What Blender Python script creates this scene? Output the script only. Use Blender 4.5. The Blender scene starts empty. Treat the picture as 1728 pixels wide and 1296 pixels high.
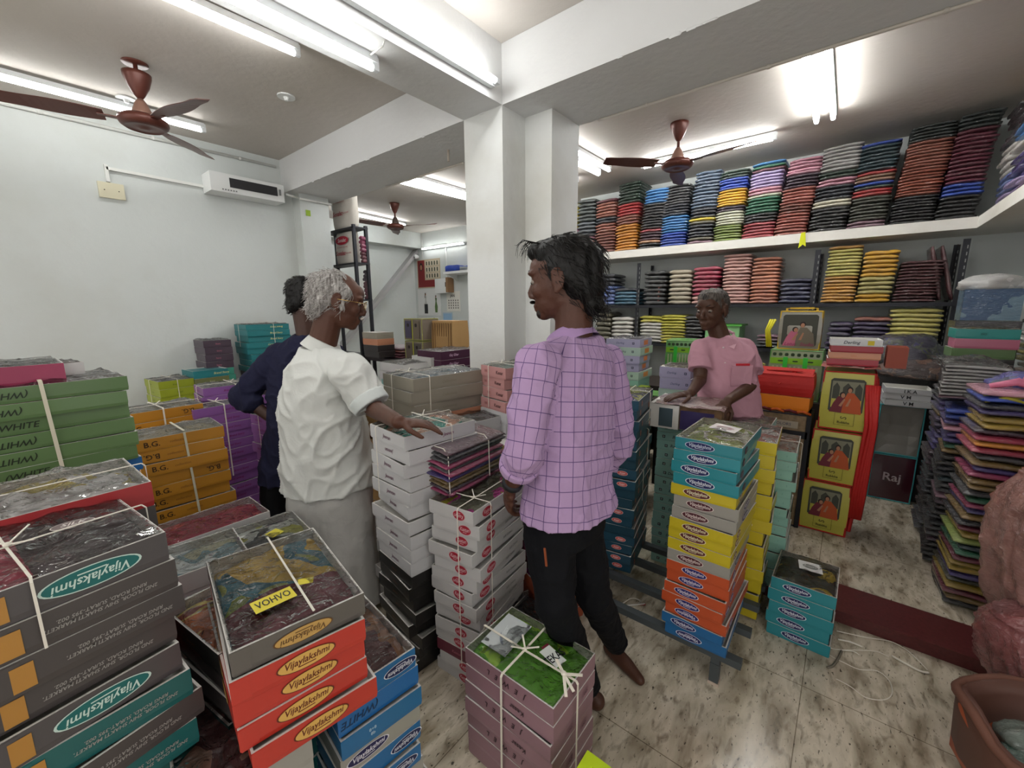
import bpy, bmesh, math, random
from mathutils import Vector, Matrix, noise, Quaternion
PI = math.pi
C = bpy.context.scene.collection
SC = bpy.context.scene
# ---------------------------------------------------------------- camera
F, EYE = 702.0, 1.5
PIT, ROL, YAW = (math.radians(v) for v in (10.404, -0.432, 39.07))
FF = Vector((-math.sin(YAW)*math.cos(PIT), math.cos(YAW)*math.cos(PIT), -math.sin(PIT)))
_r = Vector((math.cos(YAW), math.sin(YAW), 0)); _u = _r.cross(FF)
RR = math.cos(ROL)*_r + math.sin(ROL)*_u
UU = -math.sin(ROL)*_r + math.cos(ROL)*_u
cam = bpy.data.objects.new('camera', bpy.data.cameras.new('camera')); C.objects.link(cam)
cam.data.sensor_width = 36; cam.data.lens = F/1728*36; cam.data.clip_start = 0.02
cam.matrix_world = Matrix((( RR.x, UU.x, -FF.x, 0), (RR.y, UU.y, -FF.y, 0), (RR.z, UU.z, -FF.z, EYE), (0, 0, 0, 1)))
SC.camera = cam
def ray(px, py): return RR*((px-864)/F) - UU*((py-648)/F) + FF
O0 = Vector((0, 0, EYE))
def onz(px, py, z): d = ray(px, py); return O0 + d*((z-EYE)/d.z)
def onx(px, py, x): d = ray(px, py); return O0 + d*(x/d.x)
def ony(px, py, y): d = ray(px, py); return O0 + d*(y/d.y)
def W(px, py, dep): return O0 + ray(px, py)*dep
def zat(px, py, x, y): d = ray(px, py); return EYE + d.z*math.hypot(x, y)/math.hypot(d.x, d.y)
# ---------------------------------------------------------------- world and exposure
wd = bpy.data.worlds.new('world'); SC.world = wd; wd.use_nodes = True
wd.node_tree.nodes['Background'].inputs[0].default_value = (1.0, 0.97, 0.93, 1)
wd.node_tree.nodes['Background'].inputs[1].default_value = 0.8
SC.view_settings.view_transform = 'Standard'; SC.view_settings.look = 'None'
SC.view_settings.exposure = 0.93; SC.view_settings.gamma = 1; SC.view_settings.use_curve_mapping = False
TUBE = 20.0
# ---------------------------------------------------------------- materials
def lin(c):
    c = c.lstrip('#'); v = [int(c[i:i+2], 16)/255 for i in (0, 2, 4)]
    return tuple((x/12.92 if x <= .04045 else ((x+.055)/1.055)**2.4) for x in v)+(1,)
_m = {}
def nodes(name):
    m = bpy.data.materials.new(name); m.use_nodes = True; nt = m.node_tree
    return m, nt, nt.nodes['Principled BSDF']
def N(nt, t, **k):
    n = nt.nodes.new(t)
    for a, b in k.items(): setattr(n, a, b)
    return n
def mat(name, col, rough=.6, metal=0, spec=.4, var=0, vs=8, bump=0, bs=60, coat=0, emit=0, sheen=0):
    key = (name, col, rough, metal, var, bump, coat, emit)
    if key in _m: return _m[key]
    m, nt, b = nodes(name); c = lin(col); L = nt.links.new
    b.inputs['Base Color'].default_value = c; b.inputs['Roughness'].default_value = rough
    b.inputs['Metallic'].default_value = metal; b.inputs['Specular IOR Level'].default_value = spec
    if sheen: b.inputs['Sheen Weight'].default_value = sheen
    if coat: b.inputs['Coat Weight'].default_value = coat; b.inputs['Coat Roughness'].default_value = .12
    if emit: b.inputs['Emission Color'].default_value = c; b.inputs['Emission Strength'].default_value = emit
    if var or bump:
        tc = N(nt, 'ShaderNodeTexCoord')
    if var:
        nz = N(nt, 'ShaderNodeTexNoise'); nz.inputs['Scale'].default_value = vs; nz.inputs['Detail'].default_value = 5
        L(tc.outputs['Object'], nz.inputs['Vector'])
        mr = N(nt, 'ShaderNodeMapRange'); mr.inputs[1].default_value = .3; mr.inputs[2].default_value = .7
        mr.inputs[3].default_value = 1-var; mr.inputs[4].default_value = 1+var*.5
        L(nz.outputs['Fac'], mr.inputs[0])
        mx = N(nt, 'ShaderNodeVectorMath', operation='SCALE'); mx.inputs[0].default_value = c[:3]
        L(mr.outputs[0], mx.inputs['Scale']); L(mx.outputs[0], b.inputs['Base Color'])
    if bump:
        n2 = N(nt, 'ShaderNodeTexNoise'); n2.inputs['Scale'].default_value = bs; n2.inputs['Detail'].default_value = 4
        L(tc.outputs['Object'], n2.inputs['Vector'])
        bp = N(nt, 'ShaderNodeBump'); bp.inputs['Strength'].default_value = bump; bp.inputs['Distance'].default_value = .01
        L(n2.outputs['Fac'], bp.inputs['Height']); L(bp.outputs[0], b.inputs['Normal'])
    _m[key] = m; return m
def poly_wrap(nt, b, tc, scale=38, coat=1.0):
    """crinkled clear polythene over a cloth: a sharp coat with its own wrinkles"""
    L = nt.links.new
    mp = N(nt, 'ShaderNodeMapping'); mp.inputs['Scale'].default_value = (.6, .8, 1.6)
    L(tc, mp.inputs['Vector'])
    v = N(nt, 'ShaderNodeTexNoise'); v.inputs['Scale'].default_value = scale; v.inputs['Detail'].default_value = 3
    v.inputs['Distortion'].default_value = 2.4; L(mp.outputs[0], v.inputs['Vector'])
    bp = N(nt, 'ShaderNodeBump'); bp.inputs['Strength'].default_value = 1.0; bp.inputs['Distance'].default_value = .016
    L(v.outputs['Fac'], bp.inputs['Height'])
    b.inputs['Coat Weight'].default_value = coat; b.inputs['Coat Roughness'].default_value = .06
    b.inputs['Coat IOR'].default_value = 1.75
    L(bp.outputs[0], b.inputs['Coat Normal'])
def cloth(name, col, col2=None, col3=None, scale=9, wrap=True, thresh=.52):
    """folded sari cloth; two or three dyed colours in patches"""
    key = ('cloth', name, col, col2, col3, wrap)
    if key in _m: return _m[key]
    m, nt, b = nodes(name); L = nt.links.new; tc = N(nt, 'ShaderNodeTexCoord').outputs['Object']
    oi = N(nt, 'ShaderNodeObjectInfo')
    va = N(nt, 'ShaderNodeVectorMath', operation='ADD'); L(tc, va.inputs[0])
    sc = N(nt, 'ShaderNodeVectorMath', operation='SCALE'); sc.inputs[0].default_value = (7, 5, 3); L(oi.outputs['Random'], sc.inputs['Scale'])
    L(sc.outputs[0], va.inputs[1]); tc = va.outputs[0]
    nz = N(nt, 'ShaderNodeTexNoise'); nz.inputs['Scale'].default_value = scale; nz.inputs['Detail'].default_value = 2
    nz.inputs['Distortion'].default_value = .7; L(tc, nz.inputs['Vector'])
    rp = N(nt, 'ShaderNodeValToRGB'); cr = rp.color_ramp
    c1 = lin(col); dk = tuple(x*.78 for x in c1[:3])+(1,)
    cr.elements[0].position = .35; cr.elements[0].color = c1
    cr.elements[1].position = .65; cr.elements[1].color = dk
    if col2:
        cr.interpolation = 'CONSTANT'; cr.elements[0].position = 0; cr.elements[1].position = thresh; cr.elements[1].color = lin(col2)
        if col3: e = cr.elements.new(thresh+.08); e.color = lin(col3)
    L(nz.outputs['Fac'], rp.inputs[0])
    hv = N(nt, 'ShaderNodeHueSaturation'); mr = N(nt, 'ShaderNodeMapRange')
    mr.inputs[3].default_value = .82; mr.inputs[4].default_value = 1.12
    L(oi.outputs['Random'], mr.inputs[0]); L(mr.outputs[0], hv.inputs['Value']); L(rp.outputs[0], hv.inputs['Color'])
    L(hv.outputs[0], b.inputs['Base Color']); b.inputs['Roughness'].default_value = .55
    if wrap: poly_wrap(nt, b, tc)
    _m[key] = m; return m
def film():
    m, nt, b = nodes('clear crinkled film'); L = nt.links.new; nt.nodes.remove(b)
    out = nt.nodes['Material Output']; tc = N(nt, 'ShaderNodeTexCoord').outputs['Object']
    v = N(nt, 'ShaderNodeTexNoise'); v.inputs['Scale'].default_value = 22; v.inputs['Detail'].default_value = 3
    v.inputs['Distortion'].default_value = 1.6; L(tc, v.inputs['Vector'])
    bp = N(nt, 'ShaderNodeBump'); bp.inputs['Strength'].default_value = 1.0; bp.inputs['Distance'].default_value = .03
    L(v.outputs['Fac'], bp.inputs['Height'])
    g = N(nt, 'ShaderNodeBsdfGlossy'); g.inputs['Roughness'].default_value = .14; L(bp.outputs[0], g.inputs['Normal'])
    t = N(nt, 'ShaderNodeBsdfTransparent'); t.inputs[0].default_value = (.97, .97, .97, 1)
    lw = N(nt, 'ShaderNodeFresnel'); lw.inputs[0].default_value = 1.6; L(bp.outputs[0], lw.inputs['Normal'])
    ma = N(nt, 'ShaderNodeMath', operation='MULTIPLY_ADD'); ma.inputs[1].default_value = 1.25; ma.inputs[2].default_value = -.045
    ma.use_clamp = True; L(lw.outputs[0], ma.inputs[0])
    mx = N(nt, 'ShaderNodeMixShader'); L(ma.outputs[0], mx.inputs[0]); L(t.outputs[0], mx.inputs[1]); L(g.outputs[0], mx.inputs[2])
    L(mx.outputs[0], out.inputs[0]); return m
FILM = film()
def wall_mat(name, col, stain=.12, stain_col='#8f8768'):
    m, nt, b = nodes(name); L = nt.links.new; tc = N(nt, 'ShaderNodeTexCoord').outputs['Object']
    a = N(nt, 'ShaderNodeTexNoise'); a.inputs['Scale'].default_value = 1.1; a.inputs['Detail'].default_value = 6; L(tc, a.inputs['Vector'])
    r = N(nt, 'ShaderNodeMapRange'); r.inputs[1].default_value = .5; r.inputs[2].default_value = .8; r.inputs[3].default_value = 0; r.inputs[4].default_value = stain*2
    L(a.outputs['Fac'], r.inputs[0])
    mx = N(nt, 'ShaderNodeMix', data_type='RGBA'); mx.inputs[6].default_value = lin(col); mx.inputs[7].default_value = lin(stain_col)
    L(r.outputs[0], mx.inputs[0]); L(mx.outputs[2], b.inputs['Base Color']); b.inputs['Roughness'].default_value = .75
    n = N(nt, 'ShaderNodeTexNoise'); n.inputs['Scale'].default_value = 22; n.inputs['Detail'].default_value = 6; L(tc, n.inputs['Vector'])
    bp = N(nt, 'ShaderNodeBump'); bp.inputs['Strength'].default_value = .25; bp.inputs['Distance'].default_value = .01
    L(n.outputs['Fac'], bp.inputs['Height']); L(bp.outputs[0], b.inputs['Normal']); return m
WALL = wall_mat('white painted plaster', '#c6cbc9', .16)
CEIL = wall_mat('ceiling plaster', '#bdb7b0', .1)
BEAM = wall_mat('beam plaster', '#cfd0d0', .1)
def floor_mat():
    m, nt, b = nodes('speckled granite floor'); L = nt.links.new; tc = N(nt, 'ShaderNodeTexCoord').outputs['Object']
    mp = N(nt, 'ShaderNodeMapping'); mp.inputs['Rotation'].default_value = (0, 0, .5); mp.inputs['Scale'].default_value = (1, .38, 1); L(tc, mp.inputs['Vector'])
    def nz(s, d, dist, vec): n = N(nt, 'ShaderNodeTexNoise'); n.inputs['Scale'].default_value = s; n.inputs['Detail'].default_value = d; n.inputs['Distortion'].default_value = dist; L(vec, n.inputs['Vector']); return n.outputs['Fac']
    def ramp(f, stops):
        r = N(nt, 'ShaderNodeValToRGB'); e = r.color_ramp.elements
        e[0].position, e[0].color = stops[0][0], lin(stops[0][1]); e[1].position, e[1].color = stops[1][0], lin(stops[1][1])
        for p, c in stops[2:]: x = e.new(p); x.color = lin(c)
        L(f, r.inputs[0]); return r.outputs[0]
    base = ramp(nz(11, 10, .35, mp.outputs[0]), [(.3, '#857a68'), (.45, '#b5ab98'), (.58, '#d0c7b5'), (.72, '#9c907a')])
    sp = ramp(nz(120, 3, .4, mp.outputs[0]), [(.29, '#2a2622'), (.37, '#ffffff')])
    big = ramp(nz(34, 7, .6, mp.outputs[0]), [(.28, '#81776a'), (.47, '#ffffff')])
    def mul(a, c, f):
        x = N(nt, 'ShaderNodeMix', data_type='RGBA', blend_type='MULTIPLY'); x.inputs[0].default_value = f; L(a, x.inputs[6]); L(c, x.inputs[7]); return x.outputs[2]
    col = mul(mul(base, sp, .85), big, .7)
    br = N(nt, 'ShaderNodeTexBrick'); br.offset = 0; br.inputs['Scale'].default_value = 1
    br.inputs['Mortar Size'].default_value = .0018; br.inputs['Brick Width'].default_value = .92; br.inputs['Row Height'].default_value = .61
    br.inputs['Color1'].default_value = br.inputs['Color2'].default_value = (1, 1, 1, 1); br.inputs['Mortar'].default_value = (.3, .27, .23, 1); L(tc, br.inputs['Vector'])
    L(mul(col, br.outputs['Color'], .8), b.inputs['Base Color'])
    b.inputs['Roughness'].default_value = .2; b.inputs['Specular IOR Level'].default_value = .5; return m
FLOOR = floor_mat()
STEP = mat('maroon granite', '#59292a', .3, var=.25, vs=90)
STEEL = mat('black slotted steel', '#2b2c31', .45, .4)
GREY = mat('dark grey painted steel', '#4b5154', .5, .3)
WHITEM = mat('white enamel', '#dcdedd', .4)
FANB = mat('brown fan enamel', '#5c3229', .35, .2)
FANL = mat('light brown fan enamel', '#8c6a5c', .35, .1)
STR = mat('white packing twine', '#d9d4c8', .6)
SKIN = [mat('brown skin', c, .5, spec=.35, var=.1, vs=14, bump=.12, bs=220) for c in ('#5e3626', '#4c2e22', '#4a2f22', '#3e261c')]
INK = mat('black ink', '#20181a', .6)
# ---------------------------------------------------------------- geometry helpers
def tag(o, label=None, cat=None, group=None, kind=None):
    if label: o['label'] = label
    if cat: o['category'] = cat
    if group: o['group'] = group
    if kind: o['kind'] = kind
    return o
def mobj(name, me, mats=None, parent=None, loc=None, rot=None, link_obj=False):
    o = bpy.data.objects.new(name, me); C.objects.link(o)
    if parent: o.parent = parent
    if loc is not None: o.location = loc
    if rot is not None: o.rotation_euler = rot
    if mats:
        if link_obj:
            for i, m in enumerate(mats):
                if i < len(o.material_slots): o.material_slots[i].link = 'OBJECT'; o.material_slots[i].material = m
        elif not len(me.materials):
            for m in mats: me.materials.append(m)
    return o
def empty(name, loc=(0, 0, 0), rz=0, parent=None):
    o = bpy.data.objects.new(name, None); C.objects.link(o); o.location = loc; o.rotation_euler = (0, 0, rz)
    o.empty_display_size = .05
    if parent: o.parent = parent
    return o
class MB:
    def __init__(s): s.v = []; s.f = []; s.m = []
    def add(s, vs, fs, mi=0):
        k = len(s.v); s.v += [tuple(v) for v in vs]; s.f += [tuple(i+k for i in f) for f in fs]; s.m += [mi]*len(fs); return s
    def box(s, x0, x1, y0, y1, z0, z1, mi=0):
        return s.add([(x0,y0,z0),(x1,y0,z0),(x1,y1,z0),(x0,y1,z0),(x0,y0,z1),(x1,y0,z1),(x1,y1,z1),(x0,y1,z1)],
                     [(3,2,1,0),(4,5,6,7),(0,1,5,4),(1,2,6,5),(2,3,7,6),(3,0,4,7)], mi)
    def obox(s, M, sx, sy, sz, mi=0):
        k = len(s.v); s.box(-sx/2, sx/2, -sy/2, sy/2, -sz/2, sz/2, mi)
        s.v[k:] = [tuple(M @ Vector(v)) for v in s.v[k:]]; return s
    def bar(s, a, b, w, h, mi=0, up=(0, 0, 1)):
        a, b = Vector(a), Vector(b); d = b-a; L = d.length; d.normalize(); u = Vector(up)
        if abs(d.dot(u)) > .95: u = Vector((0, 1, 0))
        r = d.cross(u).normalized(); u = r.cross(d)
        M = Matrix((( d.x, r.x, u.x, (a.x+b.x)/2), (d.y, r.y, u.y, (a.y+b.y)/2), (d.z, r.z, u.z, (a.z+b.z)/2), (0,0,0,1)))
        return s.obox(M, L, w, h, mi)
    def tube(s, pts, rs, seg=12, cap=True, mi=0, sq=None):
        pts = [Vector(p) for p in pts]; n = len(pts)
        if not hasattr(rs, '__len__'): rs = [rs]*n
        d = (pts[1]-pts[0]).normalized(); u = Vector((0, 0, 1)) if abs(d.z) < .9 else Vector((1, 0, 0))
        k = len(s.v); u = (u-d*u.dot(d)).normalized()
        for i, p in enumerate(pts):
            t = (pts[min(i+1, n-1)]-pts[max(i-1, 0)])
            if t.length > 1e-9: t.normalize()
            else: t = d
            u = u-t*u.dot(t); u = u.normalized() if u.length > 1e-6 else t.orthogonal().normalized(); w = t.cross(u)
            for j in range(seg):
                a = 2*PI*j/seg; s.v.append(tuple(p+(u*math.cos(a)+w*math.sin(a)*(sq or 1))*rs[i]))
        for i in range(n-1):
            for j in range(seg):
                a, b = k+i*seg+j, k+i*seg+(j+1) % seg; s.f.append((a, b, b+seg, a+seg)); s.m.append(mi)
        if cap:
            s.f.append(tuple(k+j for j in reversed(range(seg)))); s.f.append(tuple(k+(n-1)*seg+j for j in range(seg))); s.m += [mi, mi]
        return s
    def lathe(s, prof, seg=24, M=None, mi=0):
        k = len(s.v); M = M or Matrix()
        for r, z in prof:
            for j in range(seg): a = 2*PI*j/seg; s.v.append(tuple(M @ Vector((r*math.cos(a), r*math.sin(a), z))))
        for i in range(len(prof)-1):
            for j in range(seg):
                a, b = k+i*seg+j, k+i*seg+(j+1) % seg; s.f.append((a, b, b+seg, a+seg)); s.m.append(mi)
        s.f.append(tuple(k+j for j in reversed(range(seg)))); s.f.append(tuple(k+(len(prof)-1)*seg+j for j in range(seg))); s.m += [mi, mi]
        return s
    def ell(s, c, r, M=None, n=10, mi=0):
        k = len(s.v); c = Vector(c); R3 = M.to_3x3() if M else Matrix.Identity(3)
        seg = n*2
        for i in range(1, n):
            t = PI*i/n
            for j in range(seg):
                a = 2*PI*j/seg; s.v.append(tuple(c+R3 @ Vector((r[0]*math.sin(t)*math.cos(a), r[1]*math.sin(t)*math.sin(a), r[2]*math.cos(t)))))
        for i in range(n-2):
            for j in range(seg):
                a, b = k+i*seg+j, k+i*seg+(j+1) % seg; s.f.append((a, a+seg, b+seg, b)); s.m.append(mi)
        s.f.append(tuple(k+j for j in range(seg))); s.f.append(tuple(k+(n-2)*seg+j for j in reversed(range(seg)))); s.m += [mi, mi]
        return s
    def mesh(s, name='mesh', smooth=False, mats=None):
        me = bpy.data.meshes.new(name); me.from_pydata(s.v, [], s.f)
        if mats:
            for m in mats: me.materials.append(m)
        me.polygons.foreach_set('material_index', s.m)
        if smooth: me.polygons.foreach_set('use_smooth', [True]*len(s.f))
        me.update(); return me
    def obj(s, name, mats, parent=None, smooth=False, **k):
        if not isinstance(mats, (list, tuple)): mats = [mats]
        return mobj(name, s.mesh(name, smooth, mats), None, parent, **k)
def grid(w, d, nx, ny, fz, M=None):
    vs = []; fs = []
    for j in range(ny+1):
        for i in range(nx+1):
            x = -w/2+w*i/nx; y = -d/2+d*j/ny; vs.append((x, y, fz(x, y)))
    for j in range(ny):
        for i in range(nx): a = j*(nx+1)+i; fs.append((a, a+1, a+nx+2, a+nx+1))
    return vs, fs
_t = {}
def text_vf(s, h=1.0, wmax=None, bold=False):
    """outline letters as triangles, centred, height h, in the XY plane"""
    key = (s, bold)
    if key not in _t:
        cu = bpy.data.curves.new('text', 'FONT'); cu.body = s; cu.align_x = 'CENTER'; cu.align_y = 'CENTER'; cu.resolution_u = 2
        cu.shear = .25 if bold == 'i' else 0; cu.offset = .015 if bold else 0; cu.space_character = 1.0
        o = bpy.data.objects.new('text', cu); C.objects.link(o)
        me = bpy.data.meshes.new_from_object(o.evaluated_get(bpy.context.evaluated_depsgraph_get()))
        _t[key] = ([tuple(v.co) for v in me.vertices], [tuple(p.vertices) for p in me.polygons])
        bpy.data.objects.remove(o); bpy.data.curves.remove(cu); bpy.data.meshes.remove(me)
    v, f = _t[key]
    if not v: return v, f
    k = h/.7; wd_ = max(p[0] for p in v)-min(p[0] for p in v)
    kx = min(k, wmax/wd_) if wmax else k
    return [(p[0]*kx, p[1]*k, p[2]) for p in v], f
def place_text(mb, s, M, h, wmax=None, mi=0, bold=False):
    v, f = text_vf(s, h, wmax, bold)
    mb.add([M @ Vector(p) for p in v], f, mi)
# ---------------------------------------------------------------- printed marks (flat plates on faces)
_d = {}
def decal(kind):
    """a shared mesh for a printed mark, drawn in XY, unit = metres"""
    if kind in _d: return _d[kind]
    k, *a = kind.split('|'); mb = MB(); T = Matrix.Translation
    if k == 'oval':            # oval|bg|fg|text|w|h
        bg, fg, s, w, h = a; w, h = float(w), float(h)
        mb.add([(w/2*math.cos(2*PI*i/28), h/2*math.sin(2*PI*i/28), 0) for i in range(28)], [tuple(range(28))], 0)
        mb.add([(w*.53*math.cos(2*PI*i/28), h*.55*math.sin(2*PI*i/28), -.0002) for i in range(28)], [tuple(range(28))], 1)
        place_text(mb, s, T((0, h*.06, .0004)), h*.42, w*.8, 1, 'i')
        mb.add([(-w*.15, -h*.3, .0004), (w*.15, -h*.3, .0004), (w*.15, -h*.24, .0004), (-w*.15, -h*.24, .0004)], [(0, 1, 2, 3)], 1)
        mats = [mat('printed oval', bg, .5), mat('printed lettering', fg, .5)]
    elif k == 'text':          # text|fg|h|wmax|line;line
        fg, h, w, s = a; h, w = float(h), float(w); ls = s.split(';')
        for i, l in enumerate(ls): place_text(mb, l, T((0, ((len(ls)-1)/2-i)*h*1.5, 0)), h, w, 0, 'i' if l[0].islower() or len(l) > 5 else True)
        mats = [mat('printed lettering', fg, .5)]
    elif k == 'tape':
        w, h = float(a[1]), float(a[2])
        mb.add([(-w/2, -h/2, 0), (w/2, -h/2, 0), (w/2*1.04, h/2, 0), (-w/2*.95, h/2, 0)], [(0, 1, 2, 3)], 0); mats = [mat('adhesive tape', a[0], .35, coat=.4)]
    elif k == 'patch':         # patch|bg|fg|w|h|text
        bg, fg, w, h, s = a; w, h = float(w), float(h)
        mb.add([(-w/2, -h/2, 0), (w/2, -h/2, 0), (w/2, h/2, 0), (-w/2, h/2, 0)], [(0, 1, 2, 3)], 0)
        if s: place_text(mb, s, T((0, 0, .0005)), h*.5, w*.85, 1, True)
        mats = [mat('printed card', bg, .5), mat('printed lettering', fg, .5)]
    elif k == 'dots':          # column of round marks with text
        for i in range(2):
            c = (-.1+.2*i)
            mb.add([(c+.013*math.cos(2*PI*j/14), .016*math.sin(2*PI*j/14), 0) for j in range(14)], [tuple(range(14))], 0)
        place_text(mb, 'xx', T((-.1, 0, .0004)), .008, None, 1); mats = [mat('printed lettering', '#96604f', .5), INK]
    elif k == 'slots':         # dark slots in a band
        for i in range(3): x = -.09+.09*i; mb.add([(x-.008, -.014, 0), (x+.008, -.014, 0), (x+.008, .014, 0), (x-.008, .014, 0)], [(0, 1, 2, 3)], 0)
        mats = [mat('dark print', '#1f2a10', .5)]
    me = mb.mesh('mark', False, mats); _d[kind] = me; return me
ROTF = {'f': (PI/2, 0, 0), 's': (PI/2, 0, PI/2), 't': (0, 0, 0), 'w': (PI/2, 0, -PI/2)}
def put_decal(parent, kind, face, w, d, h, u=0, v=0, flip=False, name='logo', extra=0):
    """on the front (-y), side (+x), west (-x) or top face of a box w x d x h standing on its origin"""
    e = .0012+extra
    loc = {'f': (u, -d/2-e, h/2+v), 's': (w/2+e, u, h/2+v), 'w': (-w/2-e, u, h/2+v), 't': (u, v, h+e)}[face]
    o = mobj(name, decal(kind), None, parent, loc)
    q = Quaternion((0, 0, 1), {'f': 0, 's': PI/2, 't': 0, 'w': -PI/2}[face]) @ (Quaternion((1, 0, 0), PI/2) if face != 't' else Quaternion())
    if flip: q = q @ Quaternion((0, 0, 1), PI)
    o.rotation_euler = q.to_euler(); return o
# ---------------------------------------------------------------- the room
CZ, BZ = 2.9, 2.6
PLAT = .06
XW, XR, YB = -4.42, 1.13, 5.1      # left wall, right wall, back wall
XF, YF = -6.78, 5.35               # far stair wall and far poster wall
def st(name, mb, m, **k): return tag(mb.obj(name, m, **k), kind='structure')
st('floor', MB().box(-7.2, 3, -2.6, 5.7, -.1, 0), FLOOR)
st('trim_1', MB().box(-.42, XR, 2.35, 2.60, 0, PLAT), STEP)
st('trim_2', MB().box(-.42, XR, 2.60, YB, 0, PLAT-.003), FLOOR)
st('ceiling', MB().box(-7.2, 3, -2.6, 5.7, CZ, CZ+.1), CEIL)
st('wall_left', MB().box(XW-.1, XW, -2.6, 2.35, 0, CZ), WALL)
st('wall_stair', MB().box(XF-.1, XF, 2.3, 5.5, 0, CZ), WALL)
mb = MB(); mb.box(-7.2, -2.95, YF, YF+.1, 0, CZ); st('wall_far', mb, WALL)
st('wall_return', MB().box(-7.0, XW-.1, 2.2, 2.35, 0, CZ), WALL)
st('wall_back', MB().box(-2.95, XR+.1, YB, YB+.1, 0, CZ), WALL)
st('wall_right', MB().box(XR, XR+.1, .9, YB, 0, CZ), WALL)
st('trim_3', MB().box(XF, XF+.25, 2.35, YF, 2.62, CZ-.002), WALL)          # lintel over the stair
mb = MB()                                                                # sloping stair soffit
a, b = (5.34, 2.62), (3.3, .55)
mb.add([(XF+.002, a[0], a[1]), (XF+.14, a[0], a[1]), (XF+.14, b[0], b[1]), (XF+.002, b[0], b[1]),
        (XF+.002, a[0], a[1]-.09), (XF+.14, a[0], a[1]-.09), (XF+.14, b[0], b[1]-.09), (XF+.002, b[0], b[1]-.09)],
       [(0,1,2,3), (7,6,5,4), (1,5,6,2), (0,4,5,1), (3,2,6,7), (0,3,7,4)])
st('trim_4', mb, wall_mat('stair soffit plaster', '#aaa8aa'))
mb = MB(); mb.box(XW, -.0+3, 1.94, 2.45, BZ, CZ-.001); st('trim_5', mb, BEAM)
mb = MB(); mb.box(-1.93, -1.63, -2.6, 1.94, BZ, CZ-.001); st('trim_6', mb, BEAM)
mb = MB(); mb.box(-1.93, -1.63, 1.94, 2.15, 0, BZ); mb.box(-1.72, -1.44, 2.15, 2.45, 0, BZ); st('wall_pillar', mb, wall_mat('pillar plaster', '#d2d4d2', .3))
mb = MB(); mb.box(XW, -4.27, 2.03, 2.32, 0, BZ); st('wall_pilaster', mb, WALL)
# plaster chips on the beam's lower edges
mb = MB(); rnd = random.Random(5)
for i in range(16):
    x = rnd.uniform(-3.9, -.5)
    mb.ell((x, 1.94, BZ), (rnd.uniform(.01, .035), .004, rnd.uniform(.004, .012)), n=4)
st('trim_7', mb, BEAM)
# concrete shelf along the back and the right wall
SZ0, SZ1 = 2.045, 2.125
mb = MB(); mb.v = []; mb.box(-2.95, XR, 4.6, YB, SZ0, SZ1); mb.box(.63, XR, 1.0, 4.6, SZ0, SZ1)
tag(mb.obj('wall_shelf', wall_mat('painted concrete shelf', '#d9d6cf', .25)), 'long white painted concrete shelf running along the back and right walls', 'shelf')
# conduits
def conduit(label, pts, r=.011, col='#d5d6d2', clips=0, sq=False):
    mb = MB()
    for i in range(len(pts)-1):
        if sq: mb.bar(pts[i], pts[i+1], r*2, r*1.6)
        else: mb.tube([pts[i], pts[i+1]], r, 8)
        n = max(1, int((Vector(pts[i+1])-Vector(pts[i])).length/.55)) if clips else 0
        for k in range(n):
            p = Vector(pts[i]).lerp(Vector(pts[i+1]), (k+.5)/n); mb.ell(p, (r*1.5, r*1.5, r*1.5), n=4)
    return tag(mb.obj('wall_conduit', mat('white plastic pipe', col, .5), smooth=not sq), label, 'pipe')
conduit('white wiring pipe running along the top of the left wall', [(XW+.014, -2.3, 2.80), (XW+.014, 1.9, 2.83)], .012, clips=1)
conduit('white wiring pipe bending down over the beam end to the pilaster', [(-4.25, 1.9, 2.56), (-4.25, 2.02, 2.545), (-4.25, 2.34, 2.545)], .01, clips=1)
conduit('flat white cable trunking between the blank switch plate and the air curtain', [(XW+.012, .69, 2.535), (XW+.012, 1.34, 2.53)], .013, sq=True)
conduit('short upright white trunking above the blank switch plate', [(XW+.012, .69, 2.44), (XW+.012, .69, 2.56)], .013, sq=True)
conduit('thin pipe along the rear lower edge of the big right beam', [(-1.3, 2.44, BZ-.008), (1.6, 2.44, BZ-.008)], .008, '#b9b2a8', 1)
conduit('thin pipe along the rear lower edge of the left beam', [(-3.45, 2.44, BZ-.008), (-2.45, 2.44, BZ-.008)], .008, '#b9b2a8', 1)
conduit('white pipe hanging in the far corner above the round camera', [(XF+.27, YF-.012, CZ-.01), (XF+.27, YF-.012, 2.45)], .01)
conduit('white pipe running down the poster wall to the switch box', [(-6.25, YF-.012, 2.63), (-5.85, YF-.012, 2.63), (-5.85, YF-.012, 2.02)], .012)
mb = MB(); mb.obox(Matrix.Translation((XW+.012, .70, 2.38)), .02, .145, .11); mb.ell((XW+.024, .66, 2.38), (.003, .004, .004), n=4, mi=1); mb.ell((XW+.024, .74, 2.38), (.003, .004, .004), n=4, mi=1)
tag(mb.obj('switch_plate', [mat('cream plastic', '#cfcab0', .4), INK]), 'cream blank switch plate screwed to the left wall', 'plate')
# air curtain above the left wall, beside the beam
a = empty('air_curtain', (XW+.11, 1.57, 2.55)); tag(a, 'long white air curtain with a dark grille high on the left wall', 'air curtain')
bm = MB().box(-.105, .09, -.28, .30, -.075, .075); bm.obj('housing', WHITEM, a)
g = MB(); g.box(.091, .096, -.14, .24, -.03, .045)
g.obj('grille', mat('dark grille', '#2c2c2e', .6), a)
g = MB(); [g.box(.091, .094, -.2+.02*i, -.19+.02*i, -.06, -.05) for i in range(6)]; g.box(.091, .1, .255, .27, -.02, .03); g.obj('vent', mat('grey vent', '#77797a'), a)
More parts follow.
